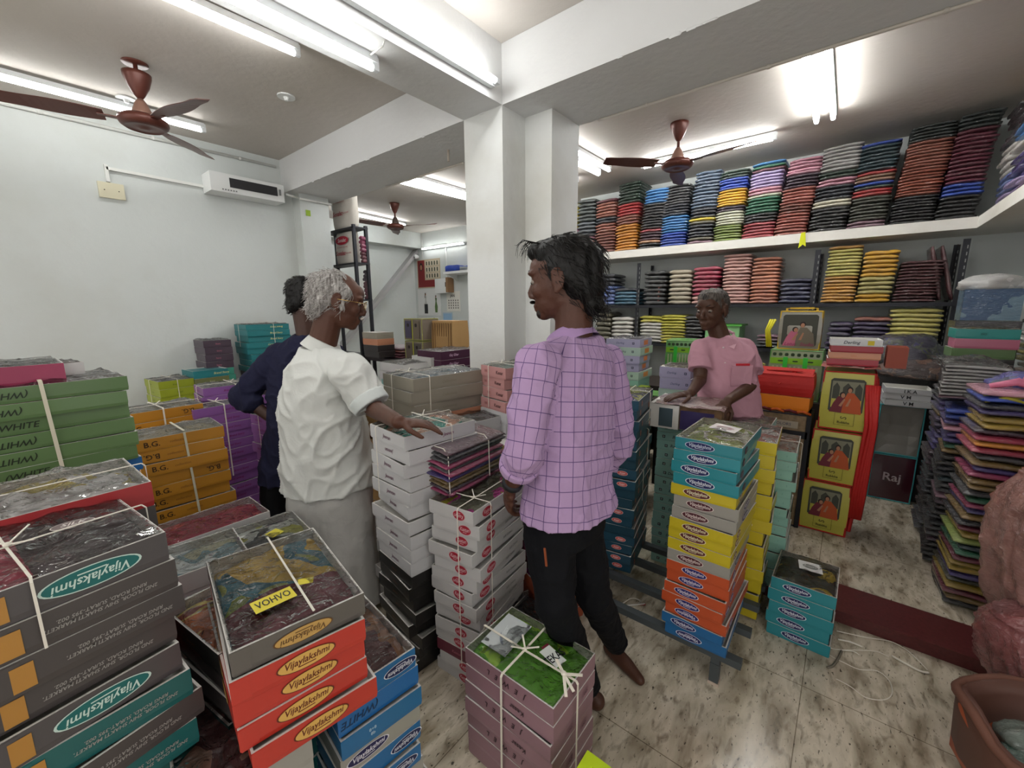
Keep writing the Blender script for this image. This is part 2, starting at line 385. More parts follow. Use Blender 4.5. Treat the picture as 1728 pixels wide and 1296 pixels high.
# ---------------------------------------------------------------- tube lights
EMT = mat('lit fluorescent tube', '#fdfdfb', .5, emit=TUBE)
BAT = mat('white batten', '#d7dbdd', .4)
def tube(label, a, b, up=(0, 0, 1), k=1.0):
    """a, b = ends of the glass; the batten sits on the up side"""
    a, b = Vector(a), Vector(b); m = (a+b)/2; u = Vector(up)
    e = tag(empty('tube_light', m+u*.035), label, 'tube light')
    d = (b-a).normalized(); h = (b-a).length/2; o = -u*.035
    q = MB(); q.bar(-d*(h+.02), d*(h+.02), .034, .03, up=u)
    q.obj('batten', BAT, e)
    for s in (-1, 1):
        hd = MB(); hd.bar(d*s*(h+.012)-u*.045, d*s*(h+.012)+u*.01, .024, .034, up=d); hd.obj('lamp_holder', BAT, e)
    t = MB(); t.tube([o-d*h, o+d*h], .0145, 10); t.obj('glass_tube', mat('lit fluorescent tube %d' % int(k*100), '#fdfdfb', .5, emit=TUBE*k), e, smooth=True)
    return e
ZT = CZ-.055
tube('tube light on the ceiling beside the left wall, behind the brown fan', (-4.0, .02, ZT-.01), (-3.98, 1.2, ZT-.01), k=.5)
tube('tube light on the left ceiling near the ceiling beam', (-2.5, .05, ZT), (-2.47, 1.22, ZT))
p_ = onz(628, 114, 2.55); tube('tube light fixed under the left edge of the ceiling beam', (p_.x, p_.y-1.2, 2.55), (p_.x, p_.y, 2.55), k=.8)
tube('tube light fixed along the side face of the ceiling beam above the aisle', (-1.63+.055, .62, 2.66), (-1.63+.055, 1.82, 2.66), (-1, 0, 0), k=.75)
tube('tube light inside the front edge of the shop above the camera side', (-1.2, -1.6, ZT), (0, -1.6, ZT))  # unseen tube, lights the front area from behind the camera
tube('tube light on the ceiling above and right of the camera', (.9, -.9, ZT), (.9, .3, ZT), k=1.6)  # added out of view to brighten the dim foreground
tube('tube light on the ceiling behind the camera on the left', (-3.2, -1.7, ZT), (-2.2, -1.7, ZT))  # second added tube out of view, more light for the front area
tube('left one of the paired tube lights on the right ceiling', (-.36, 2.98, ZT), (-.37, 4.08, ZT), k=1.4)
tube('right one of the paired tube lights on the right ceiling', (-.26, 2.98, ZT), (-.27, 4.08, ZT), k=1.4)
tube('long tube light on the ceiling behind the right fan', (-1.75, 4.24, ZT), (-.67, 4.24, ZT), k=1.5)
tube('upper one of the paired tube lights showing beside the pillar', (-2.06, 2.9, ZT), (-2.06, 4.1, ZT))
tube('lower one of the paired tube lights showing beside the pillar', (-2.21, 2.95, ZT), (-2.2, 4.15, ZT))
tube('short stretch of tube light seen low beside the pillar edge', (-3.5, 4.21, ZT), (-2.5, 4.21, ZT))
tube('front one of the two tube lights in the far left ceiling', (-3.98, 2.75, ZT), (-3.93, 3.95, ZT))
tube('rear one of the two tube lights in the far left ceiling', (-3.77, 2.75, ZT), (-3.79, 3.95, ZT))
tube('tube light on the ceiling behind the small far fan', (-5.75, 3.2, ZT), (-5.9, 4.5, ZT))
tube('tube light fixed high on the far poster wall', (-6.45, YF-.06, 2.6), (-5.35, YF-.06, 2.6), (0, 1, 0), k=.4)
conduit('short grey metal rail fixed under the ceiling beam', [(-1.78, -.3, BZ-.008), (-1.78, 1.2, BZ-.008)], .011, '#9a9a98', 0, True)
conduit('thin cable loop dropping from the beam tube light', [(-1.62, 1.2, 2.63), (-1.66, 1.2, 2.585), (-1.75, 1.2, 2.585)], .003)
conduit('thin cable joining the paired tube lights on the right ceiling', [(-.36, 3.5, CZ-.03), (-.31, 3.47, CZ-.06), (-.26, 3.5, CZ-.03)], .003, '#8d8d8d')
# small ceiling roses and a bulb holder
for p, l in (((-2.42, .66), 'round white ceiling plate near the left pair of tube lights'), ((-3.95, .78), 'round white ceiling plate with a holder beside the brown fan'),
             ((-3.1, 1.45), 'small round white ceiling plate by the left beam')):
    q = MB(); q.lathe([(.055, 0), (.055, .008)], 20); q.lathe([(.012, -.02), (.018, 0)], 10); q.obj('ceiling_rose', WHITEM, None, smooth=False, loc=(p[0], p[1], CZ-.009))
    o = bpy.data.objects[-1] if False else C.objects[-1]; tag(o, l, 'ceiling plate')
q = MB(); q.lathe([(.03, -.10), (.03, -.06), (.012, -.03), (.04, 0)], 14); q.obj('bulb_holder', WHITEM, loc=(-3.45, 3.75, CZ-.001), smooth=True); tag(C.objects[-1], 'white bulb holder under the ceiling left of the pillar', 'bulb holder')
q = MB(); q.tube([(0, 0, 0), (.0, 0, -.075)], .008, 8); q.obj('ceiling_hook', mat('beige stub', '#a89d90'), loc=(-2.35, 2.2, BZ-.001)); tag(C.objects[-1], 'short pipe stub poking down from the left beam', 'pipe stub')
# ---------------------------------------------------------------- fans
def fan(label, x, y, zm, dirs, rod=.0, s=1.0, light=FANL):
    e = tag(empty('ceiling_fan', (x, y, CZ)), label, 'ceiling fan'); h = zm-CZ
    q = MB(); q.lathe([(.062*s, 0), (.062*s, -.006)], 24); q.lathe([(.011, -.0), (.011, h+.09)], 12); q.obj('down_rod', FANB, e, smooth=True)
    ct = -.055 if rod else 0
    q = MB(); q.lathe([(.068*s, ct-.0), (.066*s, ct-.02), (.05*s, ct-.07), (.026*s, ct-.115), (.014, ct-.13)], 24); q.obj('upper_canopy', FANB, e, smooth=True)
    q = MB(); q.lathe([(.014, h+.125), (.03*s, h+.10), (.05*s, h+.05), (.056*s, h+.035)], 24); q.obj('lower_canopy', light, e, smooth=True)
    q = MB(); q.lathe([(.05*s, h+.035), (.095*s, h+.028), (.118*s, h+.012), (.12*s, h-.004), (.112*s, h-.02), (.092*s, h-.034), (.088*s, h-.030), (.03, h-.032), (.02, h-.038)], 32); q.obj('motor', FANB, e, smooth=True)
    for k, az in enumerate(dirs):
        q = MB(); c, sn = math.cos(az), math.sin(az); D = Vector((c, sn, 0)); S = Vector((-sn, c, 0)); U = Vector((0, 0, 1)); z0 = h+.002
        q.bar(D*.11+U*z0, D*.2+U*z0, .035, .005)
        vs = []; n = 12
        for i in range(n+1):
            t = i/n; r = .17+t*.43; w = (.045+.02*math.sin(PI*min(1, t*1.3)))*(1 if t < .93 else .8)
            for sgn, tilt in ((-1, -.012), (1, .012)):
                for th in (0, .003): vs.append(tuple(D*r+S*w*sgn+U*(z0+tilt+th)))
        fs = []
        for i in range(n):
            a = i*4; b = a+4; fs += [(a, b, b+2, a+2), (a+1, a+3, b+3, b+1), (a, a+1, b+1, b), (a+2, b+2, b+3, a+3)]
        fs += [(0, 2, 3, 1), (n*4, n*4+1, n*4+3, n*4+2)]; q.add(vs, fs); q.obj('blade', FANB, e)
def az(x, y, z, px, py): p = onz(px, py, z); return math.atan2(p.y-y, p.x-x)
zl = zat(248, 208, -3.37, .73); zl = max(2.45, min(2.7, zl))
a1 = az(-3.37, .73, zl, 352, 165); fan('brown ceiling fan on a long rod near the left wall', -3.37, .73, zl, [a1, a1+2*PI/3, a1-2*PI/3], rod=1)
a1 = az(-1.21, 3.58, 2.62, 1255, 240); fan('brown ceiling fan over the counter in front of the fabric shelves', -1.21, 3.58, 2.6, [a1, a1+2*PI/3, a1-2*PI/3])
a1 = az(-4.99, 3.65, 2.6, 722, 379); fan('small dark ceiling fan in the far left room', -4.99, 3.65, 2.6, [a1, a1+2*PI/3, a1-2*PI/3], light=mat('dark fan enamel', '#4d403a', .4))
# ---------------------------------------------------------------- far wall: posters, boxes, camera
def poster(name, label, cat, x0, x1, z0, z1, bg, build, y=YF):
    mb = MB(); mb.box(x0, x1, y-.006, y-.001, z0, z1, 0); mats = [mat('poster paper', bg, .5)]
    build(mb, mats, y-.0075); return tag(mb.obj(name, mats), label, cat)
def figure(mb, x, z, s, y, dress, mi_d, mi_s, mi_h):
    """a small printed standing figure in a long dress"""
    o = [(-.16, -1), (.2, -1), (.26, -.4), (.1, .15), (.17, .5), (-.12, .5), (-.07, .15), (-.2, -.4)]
    mb.add([(x+a*s, y, z+b*s) for a, b in o], [tuple(range(8))], mi_d)
    mb.add([(x+.03*s+.07*s*math.cos(t), y-.0005, z+.64*s+.09*s*math.sin(t)) for t in [i*PI/5 for i in range(10)]], [tuple(range(10))], mi_s)
    mb.add([(x+a*s, y-.0008, z+b*s) for a, b in ((-.1, .35), (-.02, .35), (0, .7), (.1, .74), (.03, .8), (-.07, .76))], [tuple(range(6))], mi_h)
SK2, HR2 = mat('printed skin tone', '#a8785c'), mat('printed dark hair', '#241a17')
def p1(mb, mats, y):
    mats += [mat('printed maroon', '#7c2326'), mat('printed beige', '#c9bfa9'), SK2, HR2, mat('printed dark green', '#2f3a2c')]
    mb.box(-6.67, -6.03, y-.0005, y, 1.90, 2.03, 1)
    mb.box(-6.67, -6.47, y-.0005, y, 2.03, 2.40, 1); mb.add([(-6.57+.05*math.cos(t), y-.001, 2.28+.075*math.sin(t)) for t in [i*PI/6 for i in range(12)]], [tuple(range(12))], 4)
    mb.add([(-6.57+.032*math.cos(t), y-.0015, 2.27+.05*math.sin(t)) for t in [i*PI/6 for i in range(12)]], [tuple(range(12))], 3)
    mb.add([(-6.64, y-.001, 2.05), (-6.5, y-.001, 2.05), (-6.52, y-.001, 2.19), (-6.6, y-.001, 2.2)], [(0, 1, 2, 3)], 1)
    for r in range(3):
        mb.box(-6.44, -6.05, y-.0006, y, 2.06+r*.115, 2.155+r*.115, 2)
        for c in range(5): mb.box(-6.42+c*.075, -6.39+c*.075, y-.0012, y-.0006, 2.07+r*.115, 2.14+r*.115, 5)
poster('wall_poster', 'maroon fashion calendar poster with rows of small figures on the far wall', 'poster', -6.69, -6.03, 1.88, 2.41, '#b8a98f', p1)
def p2(mb, mats, y):
    mats += [mat('printed white dress', '#b9b9b6'), mat('printed black cloth', '#2a2a2c'), SK2, HR2, mat('printed green', '#55703f')]
    figure(mb, -6.48, 1.62, .22, y, 0, 1, 3, 4); mb.box(-6.52, -6.42, y-.0006, y, 1.40, 1.58, 2); figure(mb, -6.18, 1.6, .18, y, 0, 5, 3, 4)
poster('wall_poster', 'white poster of two women, one in white and one in green', 'poster', -6.71, -6.05, 1.36, 1.86, '#d8d9d8', p2)
def p3(mb, mats, y):
    mats += [mat('printed red dress', '#8c2f2b'), SK2, HR2, mat('printed brown dress', '#8a5338')]
    figure(mb, -6.55, 1.16, .17, y, 0, 1, 2, 3); figure(mb, -6.25, 1.17, .19, y, 0, 4, 2, 3)
poster('wall_poster', 'lowest white poster on the far wall, women in red and brown dresses', 'poster', -6.72, -6.1, .98, 1.33, '#cfd0cf', p3)
def p4(mb, mats, y):
    mats += [INK]
    for r in range(4):
        for c in range(5): mb.box(-5.83+c*.06, -5.81+c*.06, y-.0006, y, 1.49+r*.045, 1.515+r*.045, 1)
    place_text(mb, 'JAN', Matrix.Translation((-5.72, y-.0006, 1.72)) @ Matrix.Rotation(PI/2, 4, 'X'), .05, None, 1, True)
poster('wall_calendar', 'white date calendar hanging under the switch box', 'calendar', -5.88, -5.53, 1.44, 1.80, '#d9d7cf', p4)
def p5(mb, mats, y):
    mats += [mat('printed slate', '#4b5560'), mat('printed sky', '#8fb0cf')]
    mb.box(-5.98, -5.76, y-.0006, y, 1.27, 1.4, 2)
    for c in range(4): mb.box(-5.96+c*.05, -5.93+c*.05, y-.0012, y, 1.08, 1.18, 1)
poster('wall_calendar', 'narrow pale blue calendar near the pillar on the far wall', 'calendar', -6.0, -5.74, .99, 1.42, '#a9bccb', p5)
e = tag(empty('switch_box', (-5.88, YF-.06, 1.9)), 'white distribution box with a half open cover on the far wall', 'switch box')
MB().box(-.18, .14, -.06, .055, -.13, .13).obj('box_body', WHITEM, e); MB().box(.145, .2, -.09, .055, -.12, .14).obj('box_cover', mat('brown card', '#8a6a4b'), e); MB().box(.10, .112, -.064, -.06, -.02, .06).obj('latch', INK, e)
q = MB(); q.ell((0, -.05, 0), (.045, .045, .045), n=8); q.lathe([(.03, 0), (.03, .02)], 14, Matrix.Rotation(PI/2, 4, 'X')); q.ell((.0, -.088, -.015), (.014, .01, .014), n=5, mi=1)
tag(q.obj('dome_camera', [WHITEM, INK], smooth=True, loc=(-6.62, YF-.03, 2.47)), 'small round white security camera high in the far corner', 'security camera')
e = tag(empty('bracket_shelf', (-5.3, YF-.15, 2.12)), 'small white wall shelf carrying a blue cloth beside the pillar', 'shelf')
MB().box(-.32, .3, -.15, .148, -.04, 0).obj('shelf_board', WHITEM, e)
q = MB(); q.add([(-.30, -.1, -.04), (-.30, .145, -.04), (-.30, .145, -.14), (-.28, -.1, -.04), (-.28, .145, -.04), (-.28, .145, -.14)], [(0, 1, 2), (5, 4, 3), (0, 3, 4, 1), (1, 4, 5, 2), (2, 5, 3, 0)]); q.obj('bracket', WHITEM, e)
v, f = grid(.36, .22, 14, 10, lambda x, y: .1+.03*noise.noise(Vector((x*9, y*9, 1)))-.5*max(0, abs(x)-.14)); q = MB(); q.add(v, f)
k = len(q.v); q.add([(a, b, 0) for a, b, c in v], [tuple(reversed(t)) for t in f])
for i in range(14): q.f.append((i, k+i, k+i+1, i+1)); q.m.append(0)
for j in range(10): q.f.append((j*15, (j+1)*15, k+(j+1)*15, k+j*15)); q.m.append(0)
tag(q.obj('folded_cloth', cloth('bright blue cloth', '#2344a8', wrap=False), smooth=True, loc=(-5.42, YF-.16, 2.121)), 'bright blue folded cloth on the small white wall shelf', 'cloth')
q = MB(); q.box(0, .004, 0, .045, 0, .055); tag(q.obj('wall_sticker', mat('lime sticker', '#8fae2f'), loc=(-4.269, 2.08, 2.40)), 'small lime green sticker on the pilaster', 'sticker')
# ---------------------------------------------------------------- cardboard boxes
ORD = ['topmost', 'second', 'third', 'fourth', 'fifth', 'sixth', 'seventh', 'eighth', 'ninth', 'tenth', 'eleventh', 'twelfth', 'thirteenth', 'fourteenth', 'fifteenth',
       'sixteenth', 'seventeenth', 'eighteenth', 'nineteenth', 'twentieth', 'twenty-first', 'twenty-second', 'twenty-third', 'twenty-fourth', 'twenty-fifth', 'twenty-sixth', 'twenty-seventh', 'twenty-eighth', 'twenty-ninth', 'thirtieth',
       'thirty-first', 'thirty-second', 'thirty-third', 'thirty-fourth', 'thirty-fifth', 'thirty-sixth', 'thirty-seventh', 'thirty-eighth', 'thirty-ninth', 'fortieth', 'forty-first', 'forty-second', 'forty-third', 'forty-fourth', 'forty-fifth']
def nth(i): return 'topmost' if i == 0 else ORD[i]+' from top'
_bx = {}
def tray(w, d, h):
    """open cardboard tray, origin at the middle of its base: slot 0 printed outside, slot 1 rim and lining"""
    key = (round(w, 3), round(d, 3), round(h, 3))
    if key not in _bx:
        mb = MB(); t = .0045; dp = min(.03, h*.6); a, b = w/2, d/2; q = .0015
        vs = []
        for (x, y, z) in ((a-q, b-q, 0), (a, b, h*.2), (a, b, h), (a-t, b-t, h), (a-t, b-t, h-dp)):
            vs += [(-x, -y, z), (x, -y, z), (x, y, z), (-x, y, z)]
        mb.add(vs, [(3, 2, 1, 0)], 0)
        for L in range(4):
            for j in range(4): mb.f.append((L*4+j, L*4+(j+1) % 4, L*4+4+(j+1) % 4, L*4+4+j)); mb.m.append(0 if L < 2 else 1)
        mb.f.append((16, 17, 18, 19)); mb.m.append(1)
        # glued flap edges at the corners
        for sx in (-1, 1): mb.box(sx*a-.0006, sx*a+.0006, -b-.0006, -b+.03, h*.1, h*.96, 0)
        me = mb.mesh('tray'); me.materials.append(None); me.materials.append(None); _bx[key] = me
    return _bx[key]
RIM = mat('white card rim', '#cfcdc8', .7)
STY = {}
def mute(c, f):
    r, g, b = (int(c[i:i+2], 16) for i in (1, 3, 5)); m_ = (r+g+b)/3; return '#%02x%02x%02x' % tuple(int((m_+(v-m_)*f)*(.5+.5*f)) for v in (r, g, b))
def style(k, words, outer, decals=(), rim=None, gloss=.45, var=.06):
    STY[k] = (words, mat('printed card '+words, mute(outer, .9), gloss, var=var, vs=3, coat=.25), decals, rim or RIM)
V = 'Vijaylakshmi'
ov = lambda bg, fg, w=.115, h=.034: 'oval|%s|%s|%s|%s|%s' % (bg, fg, V, w, h)
adr = 'text|#8f8d88|.006|.15|2ND FLOOR, SHIV SHAKTI MARKET,;RING ROAD, SURAT-395 002.'
style('grey', 'dark grey', '#4d4849', [('s', ov('#17605e', '#b9cfc6'), .02, 0, 1), ('f', ov('#17605e', '#b9cfc6'), 0, 0, 0)])
style('grtx', 'brown grey', '#46413f', [('s', adr, .02, 0, 1)])
style('teal', 'deep teal', '#0f5d5b', [('s', adr, .02, 0, 1)])
style('telo', 'deep teal', '#105654', [('s', ov('#4b3d3a', '#c9a79c'), 0, 0, 1)])
style('red', 'bright red', '#bf2c1e', [('s', ov('#c49a4e', '#5e2413', .1, .032), 0, 0, 0), ('f', ov('#c49a4e', '#5e2413'), 0, 0, 0)])
style('greyg', 'brownish grey', '#5c5650', [('s', ov('#b08c4d', '#5a3c1c', .1, .028), 0, 0, 1)])
style('blue', 'bright blue', '#14619c', [('s', ov('#141a45', '#c9c9d2', .085, .028), .05, 0, 1), ('f', ov('#1a1f58', '#d8d6e2', .095, .03), -.02, 0, 0)])
style('blua', 'bright blue', '#166399', [('s', 'text|#9fb4c4|.008|.1|8+8;8b', -.02, 0, 0)])
style('beig', 'pale grey beige', '#96928a', [('s', ov('#1b1946', '#cfccd6', .1, .03), -.04, 0, 0), ('f', ov('#4a1d26', '#d8c8c4', .095, .03), -.02, 0, 0)])
style('yell', 'bright yellow', '#c9b414', [('f', ov('#5a2724', '#e0d8b8', .095, .03), -.02, 0, 0), ('s', ov('#5a2724', '#e0d8b8', .05, .03), -.1, 0, 0)])
style('oran', 'orange', '#c24a20', [('f', ov('#232266', '#d8cfd8', .09, .03), -.02, 0, 0), ('s', ov('#232266', '#d8cfd8', .05, .03), -.1, 0, 0)])
style('turq', 'turquoise', '#1d8793', [('f', ov('#161f52', '#d8dce6', .1, .032), -.02, 0, 0), ('s', ov('#3b2b36', '#6f6670', .045, .028), -.11, 0, 0)])
style('turr', 'turquoise', '#20818c', [('f', ov('#161f52', '#b8c0d2', .1, .03), -.02, 0, 1), ('s', ov('#3b2b36', '#6f6670', .045, .028), -.11, 0, 0)])
style('gren', 'olive green', '#5f7f4c', [('s', 'text|#1d2a17|.019|.3|(WHITE', -.08, 0, 0)])
style('grem', 'olive green', '#587846', [('s', 'text|#1d2a17|.019|.3|(WHITE', -.08, 0, 1)])
style('blun', 'royal blue', '#1560a3', [('s', 'text|#0d2a4a|.018|.3|(WHITE', -.05, 0, 1)])
style('bg', 'mustard orange', '#c9871c', [('s', 'text|#3a2208|.026|.08|B.G.', -.12, 0, 0), ('s', 'text|#8a5a1c|.012|.07|collection', -.02, 0, 0)])
style('bgu', 'mustard orange', '#c18019', [('s', 'text|#3a2208|.026|.08|B.G.', .12, 0, 1)])
style('purp', 'lilac purple', '#8d56a0', [('s', 'text|#7a1760|.013|.1|Brand Story', .02, 0, 0), ('f', 'text|#7a1760|.012|.08|Brand Story', 0, 0, 0)])
style('tealp', 'blue green', '#1f7f84', [('s', 'text|#c9c98a|.016|.11|Brand Story', .06, 0, 0)])
style('plum', 'dark plum', '#4a3a48', [('s', 'text|#b06a7a|.012|.09|Story', 0, 0, 0)])
style('aqua', 'aqua green', '#3fa58c', [('f', 'text|#1b6a58|.012|.14|Brand Story', 0, 0, 0)])
style('lime', 'lime green', '#9aa81f', [('f', 'text|#5a6a10|.01|.14|Brand', 0, 0, 0), ('s', 'text|#5a6a10|.01|.14|Brand', 0, 0, 0)])
style('oliv', 'dull olive', '#6f7444', [('s', 'text|#b5b58a|.01|.08|Brand', 0, 0, 0)])
style('rose', 'dusty rose', '#b8607a')
style('khak', 'grey beige', '#9b9484', [('s', 'text|#857e6e|.014|.2|Collections', 0, 0, 0)])
style('peac', 'peach orange', '#cf8a66', [('f', 'text|#b8734f|.012|.12|Silks', 0, 0, 0)])
style('crim', 'crimson red', '#a3182c')
style('whit', 'plain white', '#c9c8ca', [('f', 'text|#6b4b5c|.016|.1|Jeevan', -.0, 0, 0), ('s', 'text|#7a4a62|.014|.12|Jeevan', .02, 0, 0)])
style('blac', 'black', '#1c1b1a', [('f', 'text|#5a3a22|.01|.1|Jeevan', 0, 0, 0)])
style('wred', 'white', '#c4c3c2', [('f', 'oval|#9c1f33|#d8b0b4|Kasturi|.055|.036', .03, 0, 0), ('s', 'oval|#9c1f33|#d8b0b4|Kasturi|.06|.036', -.10, 0, 0), ('s', 'text|#6c6c6c|.01|.1|Soft Cotton', .06, 0, 0)])
style('maro', 'maroon', '#6d1a35', [('f', 'text|#a4606e|.012|.1|Kasturi', 0, 0, 0)])
style('pink', 'pale pink', '#c98f8d', [('f', 'patch|#b57a78|#3a2024|.032|.018|CIO', -.06, 0, 0), ('f', 'text|#3a2024|.018|.09|Kesar', .05, 0, 0), ('s', 'text|#3a2024|.018|.09|Kesar', 0, 0, 0)])
style('gold', 'cream gold', '#c2a564', [('f', 'patch|#a88a4c|#3a2420|.032|.018|CIO', .0, 0, 0), ('s', 'text|#3a2420|.02|.1|Kesar', .02, 0, 0)])
style('mauv', 'mauve pink', '#8f6873', [('f', 'text|#2f1d24|.017|.24|J   E   W   E   L', -.01, 0, 1), ('s', 'patch|#85606a|#2f1d24|.034|.018|CIO', -.02, 0, 0)])
style('mavk', 'mauve pink', '#946c77', [('f', 'text|#2f1d24|.016|.07|Kesar', .05, 0, 1), ('s', 'patch|#85606a|#2f1d24|.034|.018|CIO', .06, 0, 1)])
style('brik', 'brick orange', '#b4512e', [('f', 'patch|#9c4324|#2c1510|.03|.018|CIO', -.03, 0, 0), ('s', 'text|#2c1510|.016|.08|Kesar', 0, 0, 0)])
style('sea', 'sea green', '#1f8f8a', [('f', 'patch|#187a76|#102a2c|.03|.018|CIO', -.02, 0, 0)])
style('navy', 'dark petrol blue', '#1d4a60', [('f', 'oval|#c95b58|#e6d3d0|Josan|.05|.022', .05, .003, 0), ('s', 'dots|a', 0, 0, 0)])
style('navp', 'dark petrol blue', '#1a4255', [('s', 'dots|a', 0, 0, 0)])
style('mint', 'mint green', '#93c4bb', [('f', 'patch|#1e2a2e|#dfe8e6|.016|.016|D', -.07, 0, 0), ('f', 'text|#33444a|.016|.09|Derling', .0, 0, 0)])
style('mintp', 'mint green', '#7fb3a5', [('f', 'text|#5d8a7e|.01|.03|I', .07, 0, 0)])
style('lila', 'pale lilac', '#a7a3c4', [('f', 'patch|#2b2b4a|#c9c9dd|.016|.016|D', .07, 0, 0), ('f', 'text|#5a5f7a|.014|.09|Derling', -.01, 0, 0), ('s', 'patch|#d07a4a|#b0506a|.1|.034|', 0, 0, 0)])
style('pmnt', 'pale mint', '#a9c4b4', [('f', 'patch|#2b3b3a|#c9d9dd|.016|.016|D', .07, 0, 0), ('f', 'text|#5a6f6a|.014|.09|Derling', -.01, 0, 0), ('s', 'patch|#d08a4a|#8a5aa0|.1|.034|', 0, 0, 0)])
style('gaj', 'dark plum', '#4a1c3b', [('s', 'text|#c9a9c0|.02|.13|Gaj Ghar', -.06, 0, 0)])
style('wpla', 'plain white', '#d0cfcc')
style('wdia', 'glossy white', '#cfd0d2', [('f', 'text|#26282c|.024|.12|I.K.A', 0, 0, 0)])
style('wder', 'white and yellow', '#cfd0d2', [('f', 'text|#26303c|.018|.1|Derling', -.03, 0, 0), ('f', 'patch|#c9b422|#c9b422|.03|.026|', .07, 0, 0)])
style('wvm', 'glossy white', '#cfd0d2', [('f', 'text|#26282c|.024|.1|V M', 0, 0, 0)])
style('magt', 'crimson magenta', '#9c1f4c', [('s', 'patch|#d8c8cc|#9c1f4c|.02|.02|', 0, 0, 0)])
style('wflo', 'white', '#b9b2ac', rim=RIM)
style('redp', 'red', '#b3262a')
style('tan', 'tan', '#c49a5e')
style('blph', 'black printed', '#3a3434')
BOXN = 0
def near_corner(c, ct, w, d, rz):
    """centre of a box from one corner: n/s = +y/-y, e/w = +x/-x"""
    ox = -w/2 if 'e' in ct else w/2; oy = -d/2 if 'n' in ct else d/2
    cs, sn = math.cos(rz), math.sin(rz); return (c[0]+ox*cs-oy*sn, c[1]+ox*sn+oy*cs)
def stack(desc, corner, ct, zt, w, d, zb, layers, rot=0, jit=.006, top=None, grp=None, lean=(0, 0), seed=1, twist=1.3, name='sari_box'):
    """layers from the top down: [(style, n), ...]; every box is a thing of its own"""
    rnd = random.Random(seed); L = [s for s, n in layers for _ in range(n)]; n = len(L); h = (zt-zb)/n; rz = math.radians(rot)
    cx, cy = near_corner(corner, ct, w, d, rz)
    for i, s in enumerate(L):
        words, m, decs, rim = STY[s]; z = zt-h*(i+1); hh = h*.985
        jx, jy = (0, 0) if i == 0 else (rnd.uniform(-jit, jit), rnd.uniform(-jit, jit)); r = rz+math.radians(0 if i == 0 else rnd.uniform(-twist, twist))
        o = mobj(name, tray(w, d, hh), [m, rim], link_obj=True, loc=(cx+jx+lean[0]*i, cy+jy+lean[1]*i, z+h*.005), rot=(0, 0, r))
        tag(o, '%s box, %s %s' % (words, nth(i), desc), 'box', grp or 'boxes '+desc)
        for k, dc in enumerate(decs):
            put_decal(o, dc[1], dc[0], w, d, hh, dc[2]+rnd.uniform(-.012, .012), dc[3], dc[4] ^ (rnd.random() < .12), name='printed_logo' if 'oval' in dc[1] else 'printed_lettering')
        if i == 0 and top: fill(o, w, d, hh, top, seed)
    return (cx, cy, zt, h)
def fill(o, w, d, h, top, seed, sc=1.0):
    """cloth and crinkled film inside an open box; top = (cloth material, [marks])"""
    m, marks = top[:2]; a, b = w-.016, d-.016
    fz = lambda x, y: h-.010+.014*noise.noise(Vector((x*16, y*9, seed)))+.006*noise.noise(Vector((x*50, y*22, seed+3)))-.012*max(0, (abs(x)/(a/2))**6)-.012*max(0, (abs(y)/(b/2))**6)
    v, f = grid(a, b, 22, 28, fz); ax, at_ = top[2] if len(top) > 2 else (0, 9)
    for part, mm in ((0, m), (1, top[3] if len(top) > 2 else None)):
        ff = [t for t in f if ((sum(v[i][ax] for i in t)/4 > at_) == bool(part))]
        if ff and mm: MBo = MB(); MBo.add(v, ff); MBo.obj('folded_cloth', mm, o, smooth=True)
    rg = lambda u: max(0, 1-abs(noise.noise(u))*4.5)
    fz2 = lambda x, y: (h+.001+.006*noise.noise(Vector((x*11+y*5, y*7, seed+8)))+.0055*rg(Vector((x*9+y*6, y*3-x*2, seed+1)))+.004*rg(Vector((x*5-y*14, y*8+x*4, seed+5)))+.003*rg(Vector((x*22, y*13+x*9, seed)))) if max(abs(x)/(w/2), abs(y)/(d/2)) < .94 else h+.0012
    v, f = grid(w-.004, d-.004, 44, 52, fz2); q = MB(); q.add(v, f); fo = q.obj('clear_film', FILM, o, smooth=True)
    for mk in marks:
        kind, u, vv, ang = mk[:4]; p = mobj(mk[4] if len(mk) > 4 else 'paper_label', decal(kind), None, fo, (u, vv, h+.008)); p.rotation_euler = (.04, .03, math.radians(ang))
def twine(desc, c, w, d, n, h, rot=0, u=.0, v=.0, col=None, wd=.004, bow=True, seed=2):
    """twine tied both ways round a bundle n boxes deep; c = centre of the top"""
    rnd = random.Random(seed); e = .007; z0, z1 = -n*h+.004, .009; mb = MB()
    for ax in (0, 1):
        L = (w if ax == 0 else d)/2+e; off = v*d if ax == 0 else u*w
        pts = [(-L, z0), (-L, z1*.2), (-L+.006, z1), (0, z1+.001), (L-.006, z1), (L, z1*.2), (L, z0)]
        P3 = [Vector((p, off+(rnd.uniform(-.004, .004)), z)) if ax == 0 else Vector((off+rnd.uniform(-.004, .004), p, z)) for p, z in pts]
        for i in range(len(P3)-1): mb.bar(P3[i], P3[i+1], wd, .0016, up=(P3[i].cross(P3[i+1]) if 0 else ((0, 1, 0) if abs((P3[i+1]-P3[i]).z) > .01 and ax == 1 else (1, 0, 0) if abs((P3[i+1]-P3[i]).z) > .01 else (0, 0, 1))))
    if bow:
        k = Vector((u*w, v*d, z1+.004)); mb.ell(k, (.006, .006, .004), n=5)
        for a in (.6, 2.4, 3.9): mb.bar(k, k+Vector((math.cos(a)*.045, math.sin(a)*.045, rnd.uniform(0, .012))), wd*.8, .0014)
    o = mb.obj('packing_twine', col or STR, loc=(c[0], c[1], c[2]), rot=(0, 0, math.radians(rot))); return tag(o, desc, 'twine')
